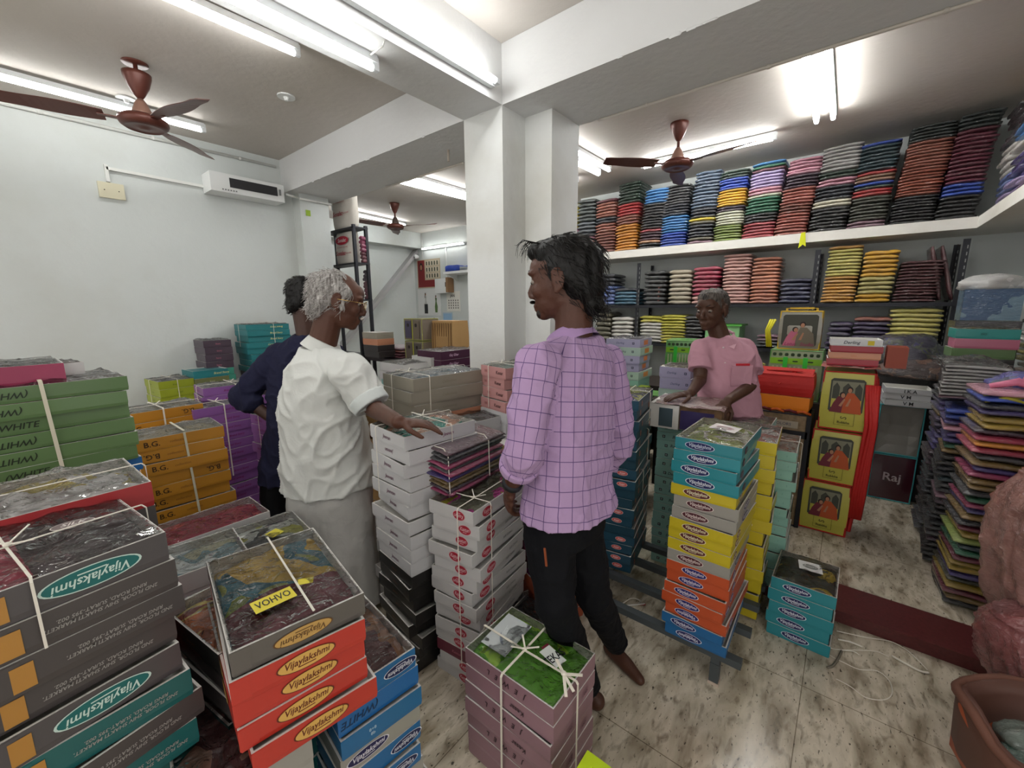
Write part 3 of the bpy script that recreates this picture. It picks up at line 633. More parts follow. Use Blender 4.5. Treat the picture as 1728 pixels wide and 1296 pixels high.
# ---------------------------------------------------------------- wrapped cloth packets
_pk = {}
def pk_mesh(w, d, h, var, sag=.0):
    key = (round(w, 3), round(d, 3), round(h, 3), var, sag)
    if key in _pk: return _pk[key]
    mb = MB(); nx, ns = 9, 22; e = 2.6
    for i in range(nx+1):
        t = i/nx*2-1; en = (1-abs(t)**7)**.5 if abs(t) < 1 else .35; en = max(en, .6)
        for j in range(ns):
            a = 2*PI*j/ns; c, s = math.cos(a), math.sin(a)
            y = abs(c)**(2/7)*math.copysign(1, c)*d/2; z = abs(s)**(2/e)*math.copysign(1, s)*h/2*en
            p = Vector((t*w/2, y, z)); q = p*13+Vector((var*5.1, 0, 0)); nn = noise.noise(q)
            z += nn*h*.17-(t*t)*sag; x = p.x+noise.noise(p*20+Vector((0, var*3, 4)))*.006; y += noise.noise(p*24+Vector((var, 9, 0)))*.005
            mb.v.append((x, y, z+h/2))
    for i in range(nx):
        for j in range(ns): a, b = i*ns+j, i*ns+(j+1) % ns; mb.f.append((a, a+ns, b+ns, b)); mb.m.append(0)
    mb.f.append(tuple(range(ns))); mb.f.append(tuple(nx*ns+j for j in reversed(range(ns)))); mb.m += [0, 0]
    me = mb.mesh('packet', True); me.materials.append(None); _pk[key] = me; return me
COL = {'ye': ('bright yellow', '#d8bb12'), 'pk': ('pale pink', '#cf8ba0'), 'ru': ('rust brown', '#9c5340'), 'dg': ('dark grey', '#3c444c'), 'bg': ('black green', '#26302f'),
       'br': ('brown red', '#84402f'), 'nv': ('navy black', '#20232f'), 'mr': ('maroon', '#5f1a2e'), 'or': ('bright orange', '#dd8a16'), 'rd': ('bright red', '#b8262a'), 'gn': ('dark green', '#1f3a2a'),
       'bk': ('glossy black', '#1d1c1f'), 'pe': ('peach', '#d09468'), 'pb': ('purple brown', '#4b2c38'), 'sb': ('sky blue', '#2f7bc0'), 'rb': ('royal blue', '#1d45b8'), 'mv': ('mauve', '#8a6273'),
       'ol': ('olive brown', '#66604a'), 'sl': ('slate blue', '#46586e'), 'lg': ('olive green', '#7f9438'), 'iv': ('ivory', '#cfcfb4'), 'am': ('amber yellow', '#e0a414'), 'dp': ('dark purple', '#3a2438'),
       'cr': ('coral red', '#b9404a'), 'em': ('emerald green', '#1b6a4a'), 'll': ('lilac', '#a893c4'), 'sr': ('salmon rust', '#ad5546'), 'cm': ('cream', '#d6ceb8'), 'do': ('dark olive', '#3c3d2e'),
       'gw': ('greyish white', '#b5b1b0'), 'tl': ('dark teal', '#1f3c46'), 'tn': ('tan brown', '#946a50'), 'tc': ('terracotta', '#a24e36'), 'wi': ('wine red', '#6b1a34'), 'pw': ('periwinkle blue', '#5a72b4'),
       'tb': ('teal blue', '#2c6483'), 'bs': ('beige', '#b3a58c'), 'cs': ('crimson', '#b0274a'), 'pp': ('pale salmon pink', '#d59c92'), 'pt': ('terracotta peach', '#c47454'), 'np': ('navy purple', '#2b2a52'),
       'gy': ('golden orange', '#dc9c3c'), 'py': ('pale yellow', '#cdc060'), 'kh': ('khaki yellow', '#b8aa5e'), 'mb': ('maroon brown', '#572226'), 'wh': ('white', '#cbc7bf'), 'ly': ('lemon yellow', '#cfc630'),
       'pu': ('deep purple', '#35204f'), 'mg': ('magenta', '#9c2258'), 'ch': ('charcoal', '#3a3b40'), 'gd': ('golden brown', '#7f6228'), 'vi': ('violet', '#3a2a78'), 'fu': ('fuchsia', '#b82a98'), 'mf': ('mustard', '#a4861e')}
def ch(c): return COL[c][0], cloth('wrapped '+COL[c][0]+' cloth', mute(COL[c][1], .88))
def packets(desc, x0, x1, yf, z0, h, runs, d=.33, rot=0, tilt=0, sag=.004, seed=1, dx=0, dy=0, grp='cloth packets', jit=.006, cat='cloth packet', name='cloth_packet', word='packet'):
    """runs from the bottom up: 'or4 rd5'; front face at y=yf, spanning x0..x1 (face 'w': front at x=x0, spanning y=x1..yf)"""
    rnd = random.Random(seed); L = []
    for r in runs.split(): L += [r[:2]]*int(r[2:])
    n = len(L); w = abs(x1-x0); z = z0
    for i, c in enumerate(L):
        nm, m = ch(c); hh = h
        o = mobj(name, pk_mesh(round(w*.985, 2), d, hh, rnd.randrange(5), sag), [m], link_obj=True)
        o.location = ((x0+x1)/2+dx*i/n+rnd.uniform(-jit, jit), yf+d/2+dy*i/n+rnd.uniform(0, jit*1.6), z+.0005)
        o.rotation_euler = (rnd.uniform(-.012, .012), math.radians(tilt)+rnd.uniform(-.01, .01), math.radians(rot)+rnd.uniform(-.03, .03))
        tag(o, '%s %s, %s %s' % (nm, word, nth(n-1-i), desc), cat, grp)
        z += hh*.97
    return z
# ---------------------------------------------------------------- cloth packets on the high shelf
HS = [  # left px, right px at the shelf edge, runs from the bottom, top px
 (951, 972, 'ru4 ch1 pk1 ye5', 347), (972, 1003, 'nv1 ru3 mr1 dg4 bg6', 336), (1003, 1037, 'br6 ru4 nv2 ru5 mr1', 336), (1037, 1073, 'or4 or5 br2 ru1 rd4 gn7', 305),
 (1075, 1112, 'bk2 pe1 pb3 cr1 bk9 sb5', 320), (1112, 1155, 'rb5 sb6 nv4 bk7', 312), (1157, 1200, 'mv1 ol1 nv4 ol1 ye1 nv3 sl11', 290), (1202, 1248, 'lg6 iv5 dp2 am6 rb4 gn3', 288),
 (1250, 1303, 'cr5 bk3 em5 iv1 pk2 ll5 mr1 em1 sb1', 275), (1305, 1358, 'sr7 br3 sr5 dp4 pk5', 270), (1362, 1425, 'bk7 cm2 nv4 pk2 gn2 gw7', 248), (1427, 1492, 'mv2 do7 rd2 gn1 rb1 tn2 rd1 tl7 rb1', 242),
 (1497, 1572, 'bk9 tc8 ru9 bg5', 215), (1576, 1645, 'bk6 rb3 wi13 bg4', 190)]
for i, (a, b, runs, ty) in enumerate(HS):
    n = sum(int(r[2:]) for r in runs.split()); py = 429-(a-1004)*.083
    x0 = ony(a, py, 4.61).x; x1 = ony(b, py, 4.61).x; zt = min(ony((a+b)/2, ty, 4.61).z, 2.85)
    packets("of high shelf's %s stack from pillar" % (['first']+ORD[1:])[i], x0, x1, 4.61, SZ1, (zt-SZ1)/n/.97, runs, .34, seed=i*3+1, tilt=[0, 1, -1, -2, 1, 0, 1, 0, -1, 0, -1, -1, 0, 0][i], dx=[0, 0, 0, .02, .07, .02, .05, .03, .05, .07, .05, .03, .06, .05][i], grp='cloth packets on the high shelf', sag=.006)
# right-hand shelf: stacks facing the aisle, fabric ends towards the camera side
for i, (y0, runs) in enumerate([(4.28, 'll3 pw3 wh5 ch3 bk3 gy1'), (3.98, 'll4 vi4 wh3 sb2 bk6 bs1'), (3.66, 'mv2 ll4 pu6 or3 wh3 bk4 tn1'), (3.34, 'dp4 ll5 vi5 am3 wh4 bk3'), (3.0, 'bk5 mv4 iv4 ll5 dg5'), (2.66, 'dp6 wh4 pw6 am4 bk5')]):
    n = sum(int(r[2:]) for r in runs.split()); h = .70/n
    packets("of right wall shelf's %s stack from corner" % (['first']+ORD[1:])[i], .66, 1.08, y0-.15, SZ1, h, runs, .30, seed=i+60, tilt=-7+2*(i % 3), grp='cloth packets on the right wall shelf', sag=.012, jit=.02)
# ---------------------------------------------------------------- slotted steel rack under the shelf
RZ1, RZ2 = 1.52, 1.10
e = tag(empty('storage_rack', (-.9, 4.9, 0)), 'black slotted steel rack standing under the concrete shelf', 'rack')
for x in (-2.62, -1.93, -.30, .60):
    for y in (4.66, 5.06):
        q = MB(); X, Y = x+.9, y-4.9; q.box(X-.02, X+.02, Y-.0015, Y+.0015, 0, 1.98); q.box(X-.0015, X+.0015, Y, Y+(.036 if y < 4.8 else -.036), 0, 1.98)
        for k in range(38): q.box(X+.006, X+.012, Y-.0025, Y-.0016, .06+k*.05, .085+k*.05, 1)  # slots are flat grey marks on the upright
        q.obj('upright', [STEEL, mat('slot shadow', '#8a8a88')], e)
for z in (RZ1, RZ2, .62, .2):
    q = MB(); q.box(-1.75, 1.53, -.25, .17, z-.012, z-.004); q.box(-1.75, 1.53, -.262, -.25, z-.034, z-.003); q.obj('shelf_tray', STEEL, e)
MR = [(1009, 1036, 'pw5 nv3', 462, .3), (1037, 1075, 'tb4 nv1', 486, .3), (1086, 1122, 'bk8', 457, .3), (1127, 1165, 'bs8', 455, .3), (1167, 1211, 'pp2 cs7', 450, .3), (1217, 1262, 'pp15', 424, .3),
      (1264, 1312, 'pt13', 434, .3), (1314, 1368, 'np6', 470, .3), (1385, 1441, 'gy8 py8 gy1', 412, .3), (1443, 1502, 'am2 kh4 am6', 423, .3), (1506, 1580, 'mb13', 440, .3)]
LR = [(1004, 1030, 'ol6', 527), (1032, 1067, 'wh6', 535), (1079, 1116, 'wh6 ly2', 533), (1114, 1155, 'ly10', 531), (1153, 1185, 'bk8', 533), (1277, 1315, 'ch2 mv2', 565), (1393, 1432, 'pu6', 543), (1434, 1498, 'pu7 ru1', 535), (1492, 1580, 'py10', 520)]
for i, (a, b, runs, ty, d) in enumerate(MR):
    n = sum(int(r[2:]) for r in runs.split()); x0 = ony(a, 508, 4.66).x; x1 = ony(b, 508, 4.66).x; zt = min(ony((a+b)/2, ty, 4.66).z, 2.0)
    packets("of upper rack's %s stack from left" % (['first']+ORD[1:])[i], x0, x1, 4.655, RZ1, (zt-RZ1)/n/.97, runs, .3, seed=i*5+2, dx=.02 if i > 7 else 0, grp='folded saris on the upper rack', sag=.003, jit=.004, cat='folded sari', name='folded_sari', word='folded sari')
for i, (a, b, runs, ty) in enumerate(LR):
    n = sum(int(r[2:]) for r in runs.split()); x0 = ony(a, 570, 4.66).x; x1 = ony(b, 575, 4.66).x; zt = min(ony((a+b)/2, ty, 4.66).z, RZ1-.05)
    packets("of lower rack's %s stack from left" % (['first']+ORD[1:])[i], x0, x1, 4.655, RZ2, (zt-RZ2)/n/.97, runs, .3, seed=i*7+3, dx=.02 if i > 5 else 0, grp='folded saris on the lower rack', sag=.003, jit=.004, cat='folded sari', name='folded_sari', word='folded sari')
for i, (x, t) in enumerate(((.47, 12), (.53, 14))):
    nm, m = ch('mb'); o = mobj('cloth_packet', pk_mesh(.42, .3, .035, i, 0), [m], link_obj=True); o.location = (x-.02, 4.82, RZ1+.215); o.rotation_euler = (0, math.radians(90-t), 0)
    tag(o, 'maroon brown wrapped packet stood on edge, %s against the rack upright' % ('inner one' if i == 0 else 'outer one'), 'cloth packet')
nm, m = ch('sr'); o = mobj('cloth_packet', pk_mesh(.2, .3, .03, 1, 0), [m], link_obj=True); o.location = (-1.715, 4.82, RZ1+.105); o.rotation_euler = (0, math.radians(90), 0)
tag(o, 'salmon packet stood on edge between the black and beige stacks on the rack', 'cloth packet')
q = MB(); q.add([(0, 0, 0), (.03, 0, .005), (.045, 0, -.12), (.02, 0, -.10), (-.01, 0, -.13), (0, .004, 0), (.03, .004, .005), (.045, .004, -.12), (.02, .004, -.10), (-.01, .004, -.13)], [(4, 3, 2, 1, 0), (5, 6, 7, 8, 9), (0, 1, 6, 5), (1, 2, 7, 6), (2, 3, 8, 7), (3, 4, 9, 8), (4, 0, 5, 9)])
p = ony(1352, 393, 4.59); tag(q.obj('price_tag', mat('yellow tag', '#cfd41c'), loc=tuple(p)), 'small yellow tag hanging off the front of the concrete shelf', 'tag')
# ---------------------------------------------------------------- steel stands that carry the box stacks
def rails(label, x0, x1, ys, z, legs, w=.035):
    e = tag(empty('steel_stand', ((x0+x1)/2, ys[0], 0)), label, 'stand'); X = (x0+x1)/2
    for y in ys: q = MB(); q.box(x0-X, x1-X, y-ys[0]-w/2, y-ys[0]+w/2, z-.03, z); q.obj('rail', GREY, e)
    for x in legs:
        q = MB(); q.box(x-X-.016, x-X+.016, -.015, ys[-1]-ys[0]+.015, z-.055, z-.031); q.obj('cross_bar', GREY, e)
        for y in (ys[0], ys[-1]): q = MB(); q.box(x-X-.017, x-X+.017, y-ys[0]-.017, y-ys[0]+.017, .012, z-.056); q.obj('leg', GREY, e); q = MB(); q.box(x-X-.02, x-X+.02, y-ys[0]-.02, y-ys[0]+.02, 0, .012); q.obj('rubber_foot', mat('pale rubber foot', '#b9a89a'), e)
RZ = .15
rails('low grey steel stand with parallel rails under the blue and orange boxes', -1.3, -.19, (1.63, 1.83, 2.02, 2.2), RZ, (-.28, -1.22))
# ---------------------------------------------------------------- stacks on the right half
lime_top = (cloth('lime white print', '#b3c069', '#d9d8c8', '#8fa34a', 8, False, .5), [('patch|#dcd6d4|#b64a68|.10|.08|', .01, .03, -8), ('oval|#c0607a|#dcd6d4|silk|.07|.035', .01, .03, -8)])
c = stack('of the mixed stack on the steel stand', onz(1253, 757, 1.005)[:2], 'se', 1.005, .232, .36, RZ, [('turr', 1), ('turq', 3), ('yell', 1), ('beig', 2), ('yell', 3), ('beig', 1), ('oran', 5), ('blue', 2)], -1, .008, lime_top, 'vij stack on stand', seed=4, twist=2)
g2 = (cloth('yellow violet print', '#8f9a3a', '#4b4a7a', '#b3b560', 9, False, .5), [])
c = stack('of the petrol blue stack behind the lavender shirt', onz(1078, 677, 1.06)[:2], 'se', 1.06, .235, .35, RZ, [('navy', 1), ('navp', 3), ('navy', 1), ('navp', 2), ('navy', 2), ('navp', 2), ('navy', 2), ('navp', 1), ('navy', 4)], 10, .008, g2, seed=6, twist=1.5)
for k, (z, u) in enumerate(((1.06, .1), (.86, .12), (.66, -.1))): twine('white twine round the petrol blue boxes, %s tie' % ('upper', 'middle', 'lower')[k], (c[0], c[1], z), .247, .365, 3, .055, 10, u=u, v=u, bow=k == 1)
stack('of the yellow stack behind the turquoise boxes', (-.20, 2.10), 'se', .90, .23, .33, .02, [('yell', 14)], 3, .012, (cloth('white pink print', '#c9c4bf', '#c98a80', None, 9, False, .55), []), seed=8, twist=3)
c = stack('of the mint stack behind the turquoise boxes', (-.56, 2.30), 'se', .86, .235, .34, .0, [('mint', 16)], 2, .004, seed=9)
c = stack('of the plain mint stack before the striped bag', onz(1345, 765, .80)[:2], 'se', .80, .22, .34, PLAT, [('mintp', 15)], 2, .01, (cloth('pale white print', '#bcb8ae', '#9a7a6a', None, 9, False, .55), []), seed=10)
twine('white twine over the plain mint stack before the striped bag', (c[0], c[1], .80), .235, .355, 3, .05, 2)
yl = (cloth('black yellow print', '#3b3e33', '#bfa63a', '#6a6a58', 7, False, .56), [('patch|#d5d6d6|#6f7370|.09|.075|', .01, .04, 10), ('oval|#70756f|#d5d6d6|house|.06|.035', .01, .04, 10)])
c = stack('of the short turquoise stack before the maroon step', (.075, 2.06), 'se', .29, .235, .275, 0, [('turq', 1), ('turq', 4)], -1, .006, yl, seed=12)
# red-oval white stack, silk bundle on it
WC = (-.985, .985)
c = stack('of the white oval-logo stack in the aisle', WC, 'se', .775, .215, .36, 0, [('wred', 11), ('maro', 1), ('wred', 2)], 6, .014, (cloth('magenta yellow print', '#6a6a55', '#b8288a', '#b0a524', 6, False, .5), []), seed=15, twist=4)
twine('white twine hanging round the white oval-logo stack', (c[0], c[1], .775), .235, .38, 12, .054, 6, u=.2, v=-.25)
def pile(desc, x0, x1, yf, z0, h, runs, **k): return packets(desc, x0, x1, yf, z0, h, runs, **k)
packets('of the tied silk bundle on the oval-logo boxes', -1.40, -1.15, .99, .783, .0175, 'mg1 dp1 gd2 vi1 mg1 ch1 mg1 ch2 pb1', .36, seed=31, sag=.01, jit=.008, rot=4, tilt=2, grp='silk bundle in the aisle')
for k, y in enumerate((1.02, 1.25)):
    q = MB(); q.tube([(-1.41, y, .79), (-1.412, y, .945), (-1.39, y, .966), (-1.17, y, .968), (-1.145, y, .945), (-1.142, y, .79)], .002, 6); tag(q.obj('packing_twine', STR), 'white twine round the tied silk bundle, %s loop' % ('near', 'far')[k], 'twine')
# Jeevan stack at the old man's hand, black boxes below, smaller pile beside
tl = (cloth('teal white print', '#2f9a8a', '#c9c4b8', '#d8a48a', 9, False, .5), [])
c = stack('of the white stack under the old man hand', onz(682, 738, 1.03)[:2], 'se', 1.03, .27, .34, 0, [('whit', 10), ('blac', 8)], -6, .014, tl, seed=17, twist=5)
twine('white twine tied round the white boxes by the old man', (c[0], c[1], 1.03), .285, .36, 5, .057, -6, u=-.2, v=.1)
stack('of the low pile beside the white lungi', onz(672, 905, .5)[:2], 'se', .50, .25, .3, 0, [('whit', 8)], -10, .012, (cloth('grey yellow print', '#77745f', '#b0a34a', None, 9, True), []), seed=18, twist=4)
stack('of the plum stack behind the white lungi', (-1.62, 1.32), 'se', .82, .25, .3, 0, [('gaj', 15)], 0, .01, seed=19)
# orange, sea green small boxes and dark packets on them
c = stack('of the brick orange boxes before the dark jeans', (-.985, 1.355), 'se', .30, .24, .30, .0, [('brik', 5)], -20, .006, (cloth('fuchsia print', '#c02fa0', '#8a5a48', None, 8, True, .6), []), seed=20, twist=2)
packets('of the dark pile behind the oval-logo stack', -1.24, -1.0, 1.42, .302, .03, 'mr2 mg2 ch1 mg1 dg2 bg3', .22, seed=33, sag=.01, rot=-15, grp='dark packets in the aisle')
stack('of the sea green boxes behind the mauve stack', (-.90, 1.12), 'se', .22, .22, .2, 0, [('sea', 4)], -24, .004, (cloth('black print', '#232326', '#3f3f44', None, 9, True), []), seed=21)
# mauve pink stack in front
grp_top = (cloth('lime green print', '#62a82a', '#9cc83a', '#c8d4b4', 5, False, .56), [('patch|#d3d8d4|#15181a|.045|.075|', .075, .02, 80), ('patch|#6a1e2c|#d3d8d4|.03|.03|', .045, .035, 80), ('text|#15181a|.028|.08|TEKAS', .082, .02, 78, 'label_lettering'),
          ('patch|#b9bfc0|#70787a|.10|.15|', -.095, .0, 2), ('oval|#7a8490|#c9cfcf|lady|.05|.11', -.095, .01, 20)])
c = stack('of the mauve stack in the foreground', onz(934, 1197, .42)[:2], 'se', .42, .34, .24, 0, [('mauv', 1), ('mavk', 1), ('mauv', 1), ('mavk', 1), ('mauv', 1), ('mavk', 2)], 0, .006, grp_top, seed=23, twist=1.2)
twine('white flat twine crossed over the front mauve box of green cloth', (c[0], c[1], .42), .355, .255, 6, .06, 0, u=-.02, v=-.06, wd=.007, col=mat('white flat tape', '#dcd6c8', .5))
q = MB(); kx, ky = c[0]+.14, c[1]-.02
for a, L in ((-.9, .06), (-.4, .05), (.5, .055), (2.6, .05)): q.bar((kx, ky, .435), (kx+math.cos(a)*L, ky+math.sin(a)*L, .44-.02*(a < 0)), .009, .002)
q.ell((kx, ky, .437), (.009, .009, .006), n=5); tag(q.obj('twine_bow', mat('white flat tape', '#dcd6c8', .5)), 'white bow knotted at the edge of the front mauve box', 'twine')
# lime plastic crate corner at the bottom edge
e = tag(empty('plastic_crate', (-.33, .73, .0)), 'bright lime plastic crate corner poking in at the bottom edge', 'crate')
q = MB(); LM = mat('lime plastic', '#b4cf1a', .35)
for (x0, x1, y0, y1) in ((-.11, .11, .10, .13), (-.11, .11, -.13, -.10), (.08, .11, -.10, .10), (-.11, -.08, -.10, .10)): q.box(x0, x1, y0, y1, .0, .30)
q.obj('crate_wall', LM, e); q = MB(); q.box(-.08, .08, -.1, .1, .002, .01); q.obj('crate_base', LM, e)
# pale stacks by the pillar foot
pkc = (cloth('pale green white print', '#b5cfc0', '#d8dcd4', None, 7, True, .55), [])
c = stack('of the pale pink and white stack by the pillar', onz(853, 622, 1.19)[:2], 'se', 1.19, .22, .27, .0, [('pink', 4), ('whit', 16)], -12, .012, pkc, seed=25, twist=4)
twine('white twine tied over the pale pink boxes by the pillar', (c[0], c[1], 1.19), .235, .285, 4, .058, -12, u=-.1, v=-.2)
c = stack('of the cream gold stack beside the lavender shirt', onz(848, 752, .84)[:2], 'se', .84, .2, .34, 0, [('gold', 15)], 0, .008, (cloth('pink print', '#d08a94', '#b0546a', '#dcb8b4', 9, True, .5), []), seed=26, twist=2)
c = stack('of the white stack left of the cream boxes', onz(800, 713, .93)[:2], 'se', .93, .26, .34, 0, [('whit', 4), ('wpla', 12)], -8, .01, (cloth('grey white print', '#a9acac', '#787d7c', None, 9, True, .5), []), seed=27, twist=3)
# beige, peach, plum, tan and white stacks behind the beige table
bl = (cloth('slate print', '#5d707c', '#9aa0a0', None, 9, True, .5), [])
c = stack('of the beige and peach stack beside the old man', onz(697, 640, 1.16)[:2], 'se', 1.16, .30, .45, 0, [('khak', 3), ('peac', 4), ('crim', 2), ('tan', 8)], -6, .012, bl, seed=28, twist=2.5)
twine('white twine tied round the three beige boxes', (c[0], c[1], 1.16), .315, .47, 3, .066, -6, u=-.1, v=-.3)
stack('of the plum lettered stack left of the pillar', onz(744, 594, 1.15)[:2], 'se', 1.15, .3, .40, 0, [('gaj', 16)], 0, .006, (cloth('white paper', '#cfc6c8', None, None, 9, True), []), seed=29)
stack('of the white box stack left of the plum boxes', (-2.66, 2.22), 'se', 1.1, .28, .26, .2, [('wpla', 12)], -5, .006, seed=30)
stack('of the tan stack behind the old man sleeve', onz(655, 668, 1.04)[:2], 'se', 1.04, .3, .36, 0, [('tan', 14)], -4, .008, (cloth('white red print', '#c6bcb6', '#a8644e', None, 9, True, .5), []), seed=31)
stack('of the pale teal stack behind the tan boxes', (-2.72, 1.98), 'se', 1.06, .34, .30, .2, [('wpla', 2), ('mint', 2), ('wpla', 8)], -4, .012, (cloth('white print', '#cfcccc', '#7a6a6a', None, 9, True, .5), []), seed=32)
# ---------------------------------------------------------------- left half
wal = (cloth('coral pink cloth', '#b04a5c', '#8f3a4a', '#c9b8b4', 6, False, .55), [('oval|#6a5c5a|#d0c8c2|SILK|.055|.03', .02, .03, 80), ('text|#d8c8c8|.02|.08|Sri', -.02, -.07, 60)], (1, -.04), cloth('brown grey cloth', '#54484a', '#62393e', None, 5, False, .6))
tape = 'tape|#a5752e|.024|.04'
c = stack('of the tall grey and teal foreground stack', onz(279, 897, 1.11)[:2], 'ne', 1.11, .36, .23, .0, [('grey', 1), ('grtx', 3), ('grey', 1), ('teal', 1), ('grtx', 1), ('teal', 1), ('telo', 1), ('grtx', 2), ('grey', 1), ('teal', 2), ('grtx', 3), ('teal', 3)], 6, .014, wal, seed=41, twist=3.0)
for o in [o for o in C.objects if o.get('label', '').endswith('grey and teal foreground stack')]: put_decal(o, tape, 's', .36, .23, .052, -.085, 0, name='tape')
c2 = stack('of the teal foreground stack at the left edge', (c[0]+.18, c[1]-.125), 'ne', 1.06, .36, .23, 0, [('teal', 1), ('telo', 1), ('teal', 1), ('telo', 1), ('grtx', 3), ('telo', 2), ('grey', 10)], 6, .012, (cloth('pink white print', '#c9c2c2', '#c05068', None, 6, False, .5), []), seed=42, twist=2)
for o in [o for o in C.objects if o.get('label', '').endswith('foreground stack at the left edge')]: put_decal(o, tape, 's', .36, .23, .055, .075, 0, name='tape')
twine('pale twine tied round the dark grey box in the left foreground', (c[0], c[1], 1.11), .375, .245, 2, .055, 6, u=.1, v=-.2, wd=.0035)
flo = (cloth('white floral print', '#c9c6c4', '#b3a24e', '#a89bb0', 7, False, .56), [('text|#5a4a2a|.022|.09|Silk', .05, .06, 75)])
c = stack('of the white floral stack behind the grey boxes', onz(255, 812, 1.13)[:2], 'ne', 1.13, .25, .38, .0, [('redp', 1), ('grtx', 5), ('redp', 14)], 2, .008, flo, seed=43, twist=2)
twine('pale twine tied round the white floral box', (c[0], c[1], 1.13), .26, .40, 2, .055, 2, u=.0, v=-.25, wd=.0035)
gwh = (cloth('white sheet', '#c6c6c6', '#8a8a88', None, 6, True, .55), [])
c = stack('of the tall olive green stack at the left edge', onz(214, 634, 1.27)[:2], 'ne', 1.27, .30, .40, .0, [('grem', 1), ('gren', 4), ('grem', 1), ('blun', 3), ('gren', 16)], 3, .012, gwh, seed=44, twist=1.5)
q = MB(); q.bar((c[0]+.158, c[1]+.0, 1.28), (c[0]+.162, c[1]+.01, .93), .010, .002, up=(1, 0, 0)); q.bar((c[0]+.158, c[1], 1.28), (c[0]-.15, c[1], 1.285), .010, .002)
tag(q.obj('packing_twine', mat('pale flat tape', '#c9c4b0', .5)), 'pale flat tape round the tall olive green stack', 'twine')
stack('lying loose on the tall olive green stack', (c[0]-.02, c[1]+.12), 'ne', 1.318, .26, .30, 1.275, [('wpla', 1)], 14, 0, gwh, seed=45)
stack('of the pair behind the olive green stack', onz(107, 612, 1.33)[:2], 'ne', 1.33, .25, .36, .0, [('magt', 2), ('grem', 18)], 0, .006, gwh, seed=46)
# mustard stacks
mst = (cloth('clear sheet over mustard', '#b0a68c', '#c9c6bc', '#6a5a4a', 7, True, .5), [])
c = stack('of the near mustard orange stack', onz(377, 718, .88)[:2], 'ne', .88, .26, .36, .0, [('bg', 3), ('bgu', 1), ('bg', 10)], -3, .012, mst, seed=47, twist=3)
q = MB(); q.bar((c[0]+.136, c[1], .885), (c[0]+.145, c[1]+.02, .2), .010, .002, up=(1, 0, 0)); q.bar((c[0]-.13, c[1], .892), (c[0]+.136, c[1], .892), .010, .002); tag(q.obj('packing_twine', mat('pale flat tape', '#c9c4b0', .5)), 'pale flat tape round the near mustard orange stack', 'twine')
c = stack('of the far mustard orange stack', onz(342, 680, .93)[:2], 'ne', .93, .26, .40, .0, [('bgu', 1), ('bg', 14)], 2, .012, mst, seed=48, twist=2)
twine('white tape tied over the far mustard orange stack', (c[0], c[1], .93), .275, .42, 3, .06, 2, wd=.008)
# purple stacks
pt = (cloth('white grey print', '#bfbcc0', '#7a7a80', None, 6, True, .5), [])
c = stack('of the purple stack under the lime boxes', onz(342, 656, .99)[:2], 'se', .99, .25, .30, .0, [('purp', 17)], -3, .01, pt, seed=49, twist=2)
twine('white tape tied round the far purple stack', (c[0], c[1], .99), .265, .32, 5, .058, -3, wd=.007, u=.1, v=.1)
c = stack('of the lower purple stack behind the mustard boxes', onz(432, 674, .90)[:2], 'ne', .90, .26, .36, .0, [('purp', 15)], 4, .01, pt, seed=50, twist=2)
twine('white tape tied round the near purple stack', (c[0], c[1], .90), .275, .38, 8, .06, 4, wd=.007, u=.05, v=-.05)
c = stack('of the narrow purple stack beside the old man', onz(452, 705, .86)[:2], 'se', .86, .2, .30, .0, [('purp', 14)], 8, .012, pt, seed=51, twist=4)
twine('white twine tied round the narrow purple stack', (c[0], c[1], .86), .215, .32, 7, .06, 8, u=.1)
# teal, plum, aqua and lime boxes against the wall
c = stack('of the stack with four teal boxes on top', (-4.1, 1.38), 'se', 1.37, .28, .36, 0, [('tealp', 4), ('tealp', 4), ('plum', 4), ('purp', 14)], 0, .012, pt, seed=52, twist=1.5)
twine('white twine crossed over the top teal boxes by the wall', (c[0], c[1], 1.37), .295, .375, 4, .05, 0, v=.1)
stack('of the plum and aqua stack against the left wall', (-4.12, 1.06), 'se', 1.25, .26, .2, 0, [('plum', 4), ('aqua', 3), ('purp', 14)], 0, .006, pt, seed=53)
stack('of the flat teal boxes beside the lime boxes', (-3.93, .92), 'se', 1.03, .24, .24, 0, [('tealp', 1), ('oliv', 1), ('rose', 1), ('purp', 14)], 4, .006, seed=54)
MB_ = C.objects; top0 = [o for o in MB_ if o.get('label', '').startswith('blue green box, topmost of the flat teal')]
q = MB(); q.box(-.12, .12, -.12, .12, .051, .054); q.obj('box_lid', STY['tealp'][1], top0[0])
c = stack('of the lime stack against the left wall', (-3.92, .70), 'se', .98, .3, .22, 0, [('lime', 4), ('plum', 12)], 5, .006, pt, seed=55)
twine('white twine tied round the lime boxes', (c[0], c[1], .98), .315, .235, 3, .06, 5)
# open boxes in the middle foreground
voh = (cloth('mustard teal print', '#a88a2a', '#1f5a68', '#6f7a30', 7, False, .55), [('patch|#cfc02a|#22200c|.075|.04|VOHVO', .085, -.03, 97), ('patch|#cfc02a|#22200c|.03|.02|', .065, .035, 70)], (0, .03), cloth('maroon folded cloth', '#6a1a2c', '#571423', None, 4, False, .6))
c = stack('of the red foreground stack', onz(614, 1000, .92)[:2], 'ne', .92, .35, .235, .665, [('greyg', 1), ('red', 4)], -10, .012, voh, seed=61, twist=3)
q = MB(); cc = c; rz = math.radians(-10)
def loc2(u, v): return (cc[0]+u*math.cos(rz)-v*math.sin(rz), cc[1]+u*math.sin(rz)+v*math.cos(rz))
for zt_ in (.932,): q.bar(loc2(-.178, .01)+(zt_,), loc2(.178, .02)+(zt_,), .004, .0016)
tag(q.obj('packing_twine', STR), 'thin white twine across the open box of mustard and maroon cloth', 'twine')
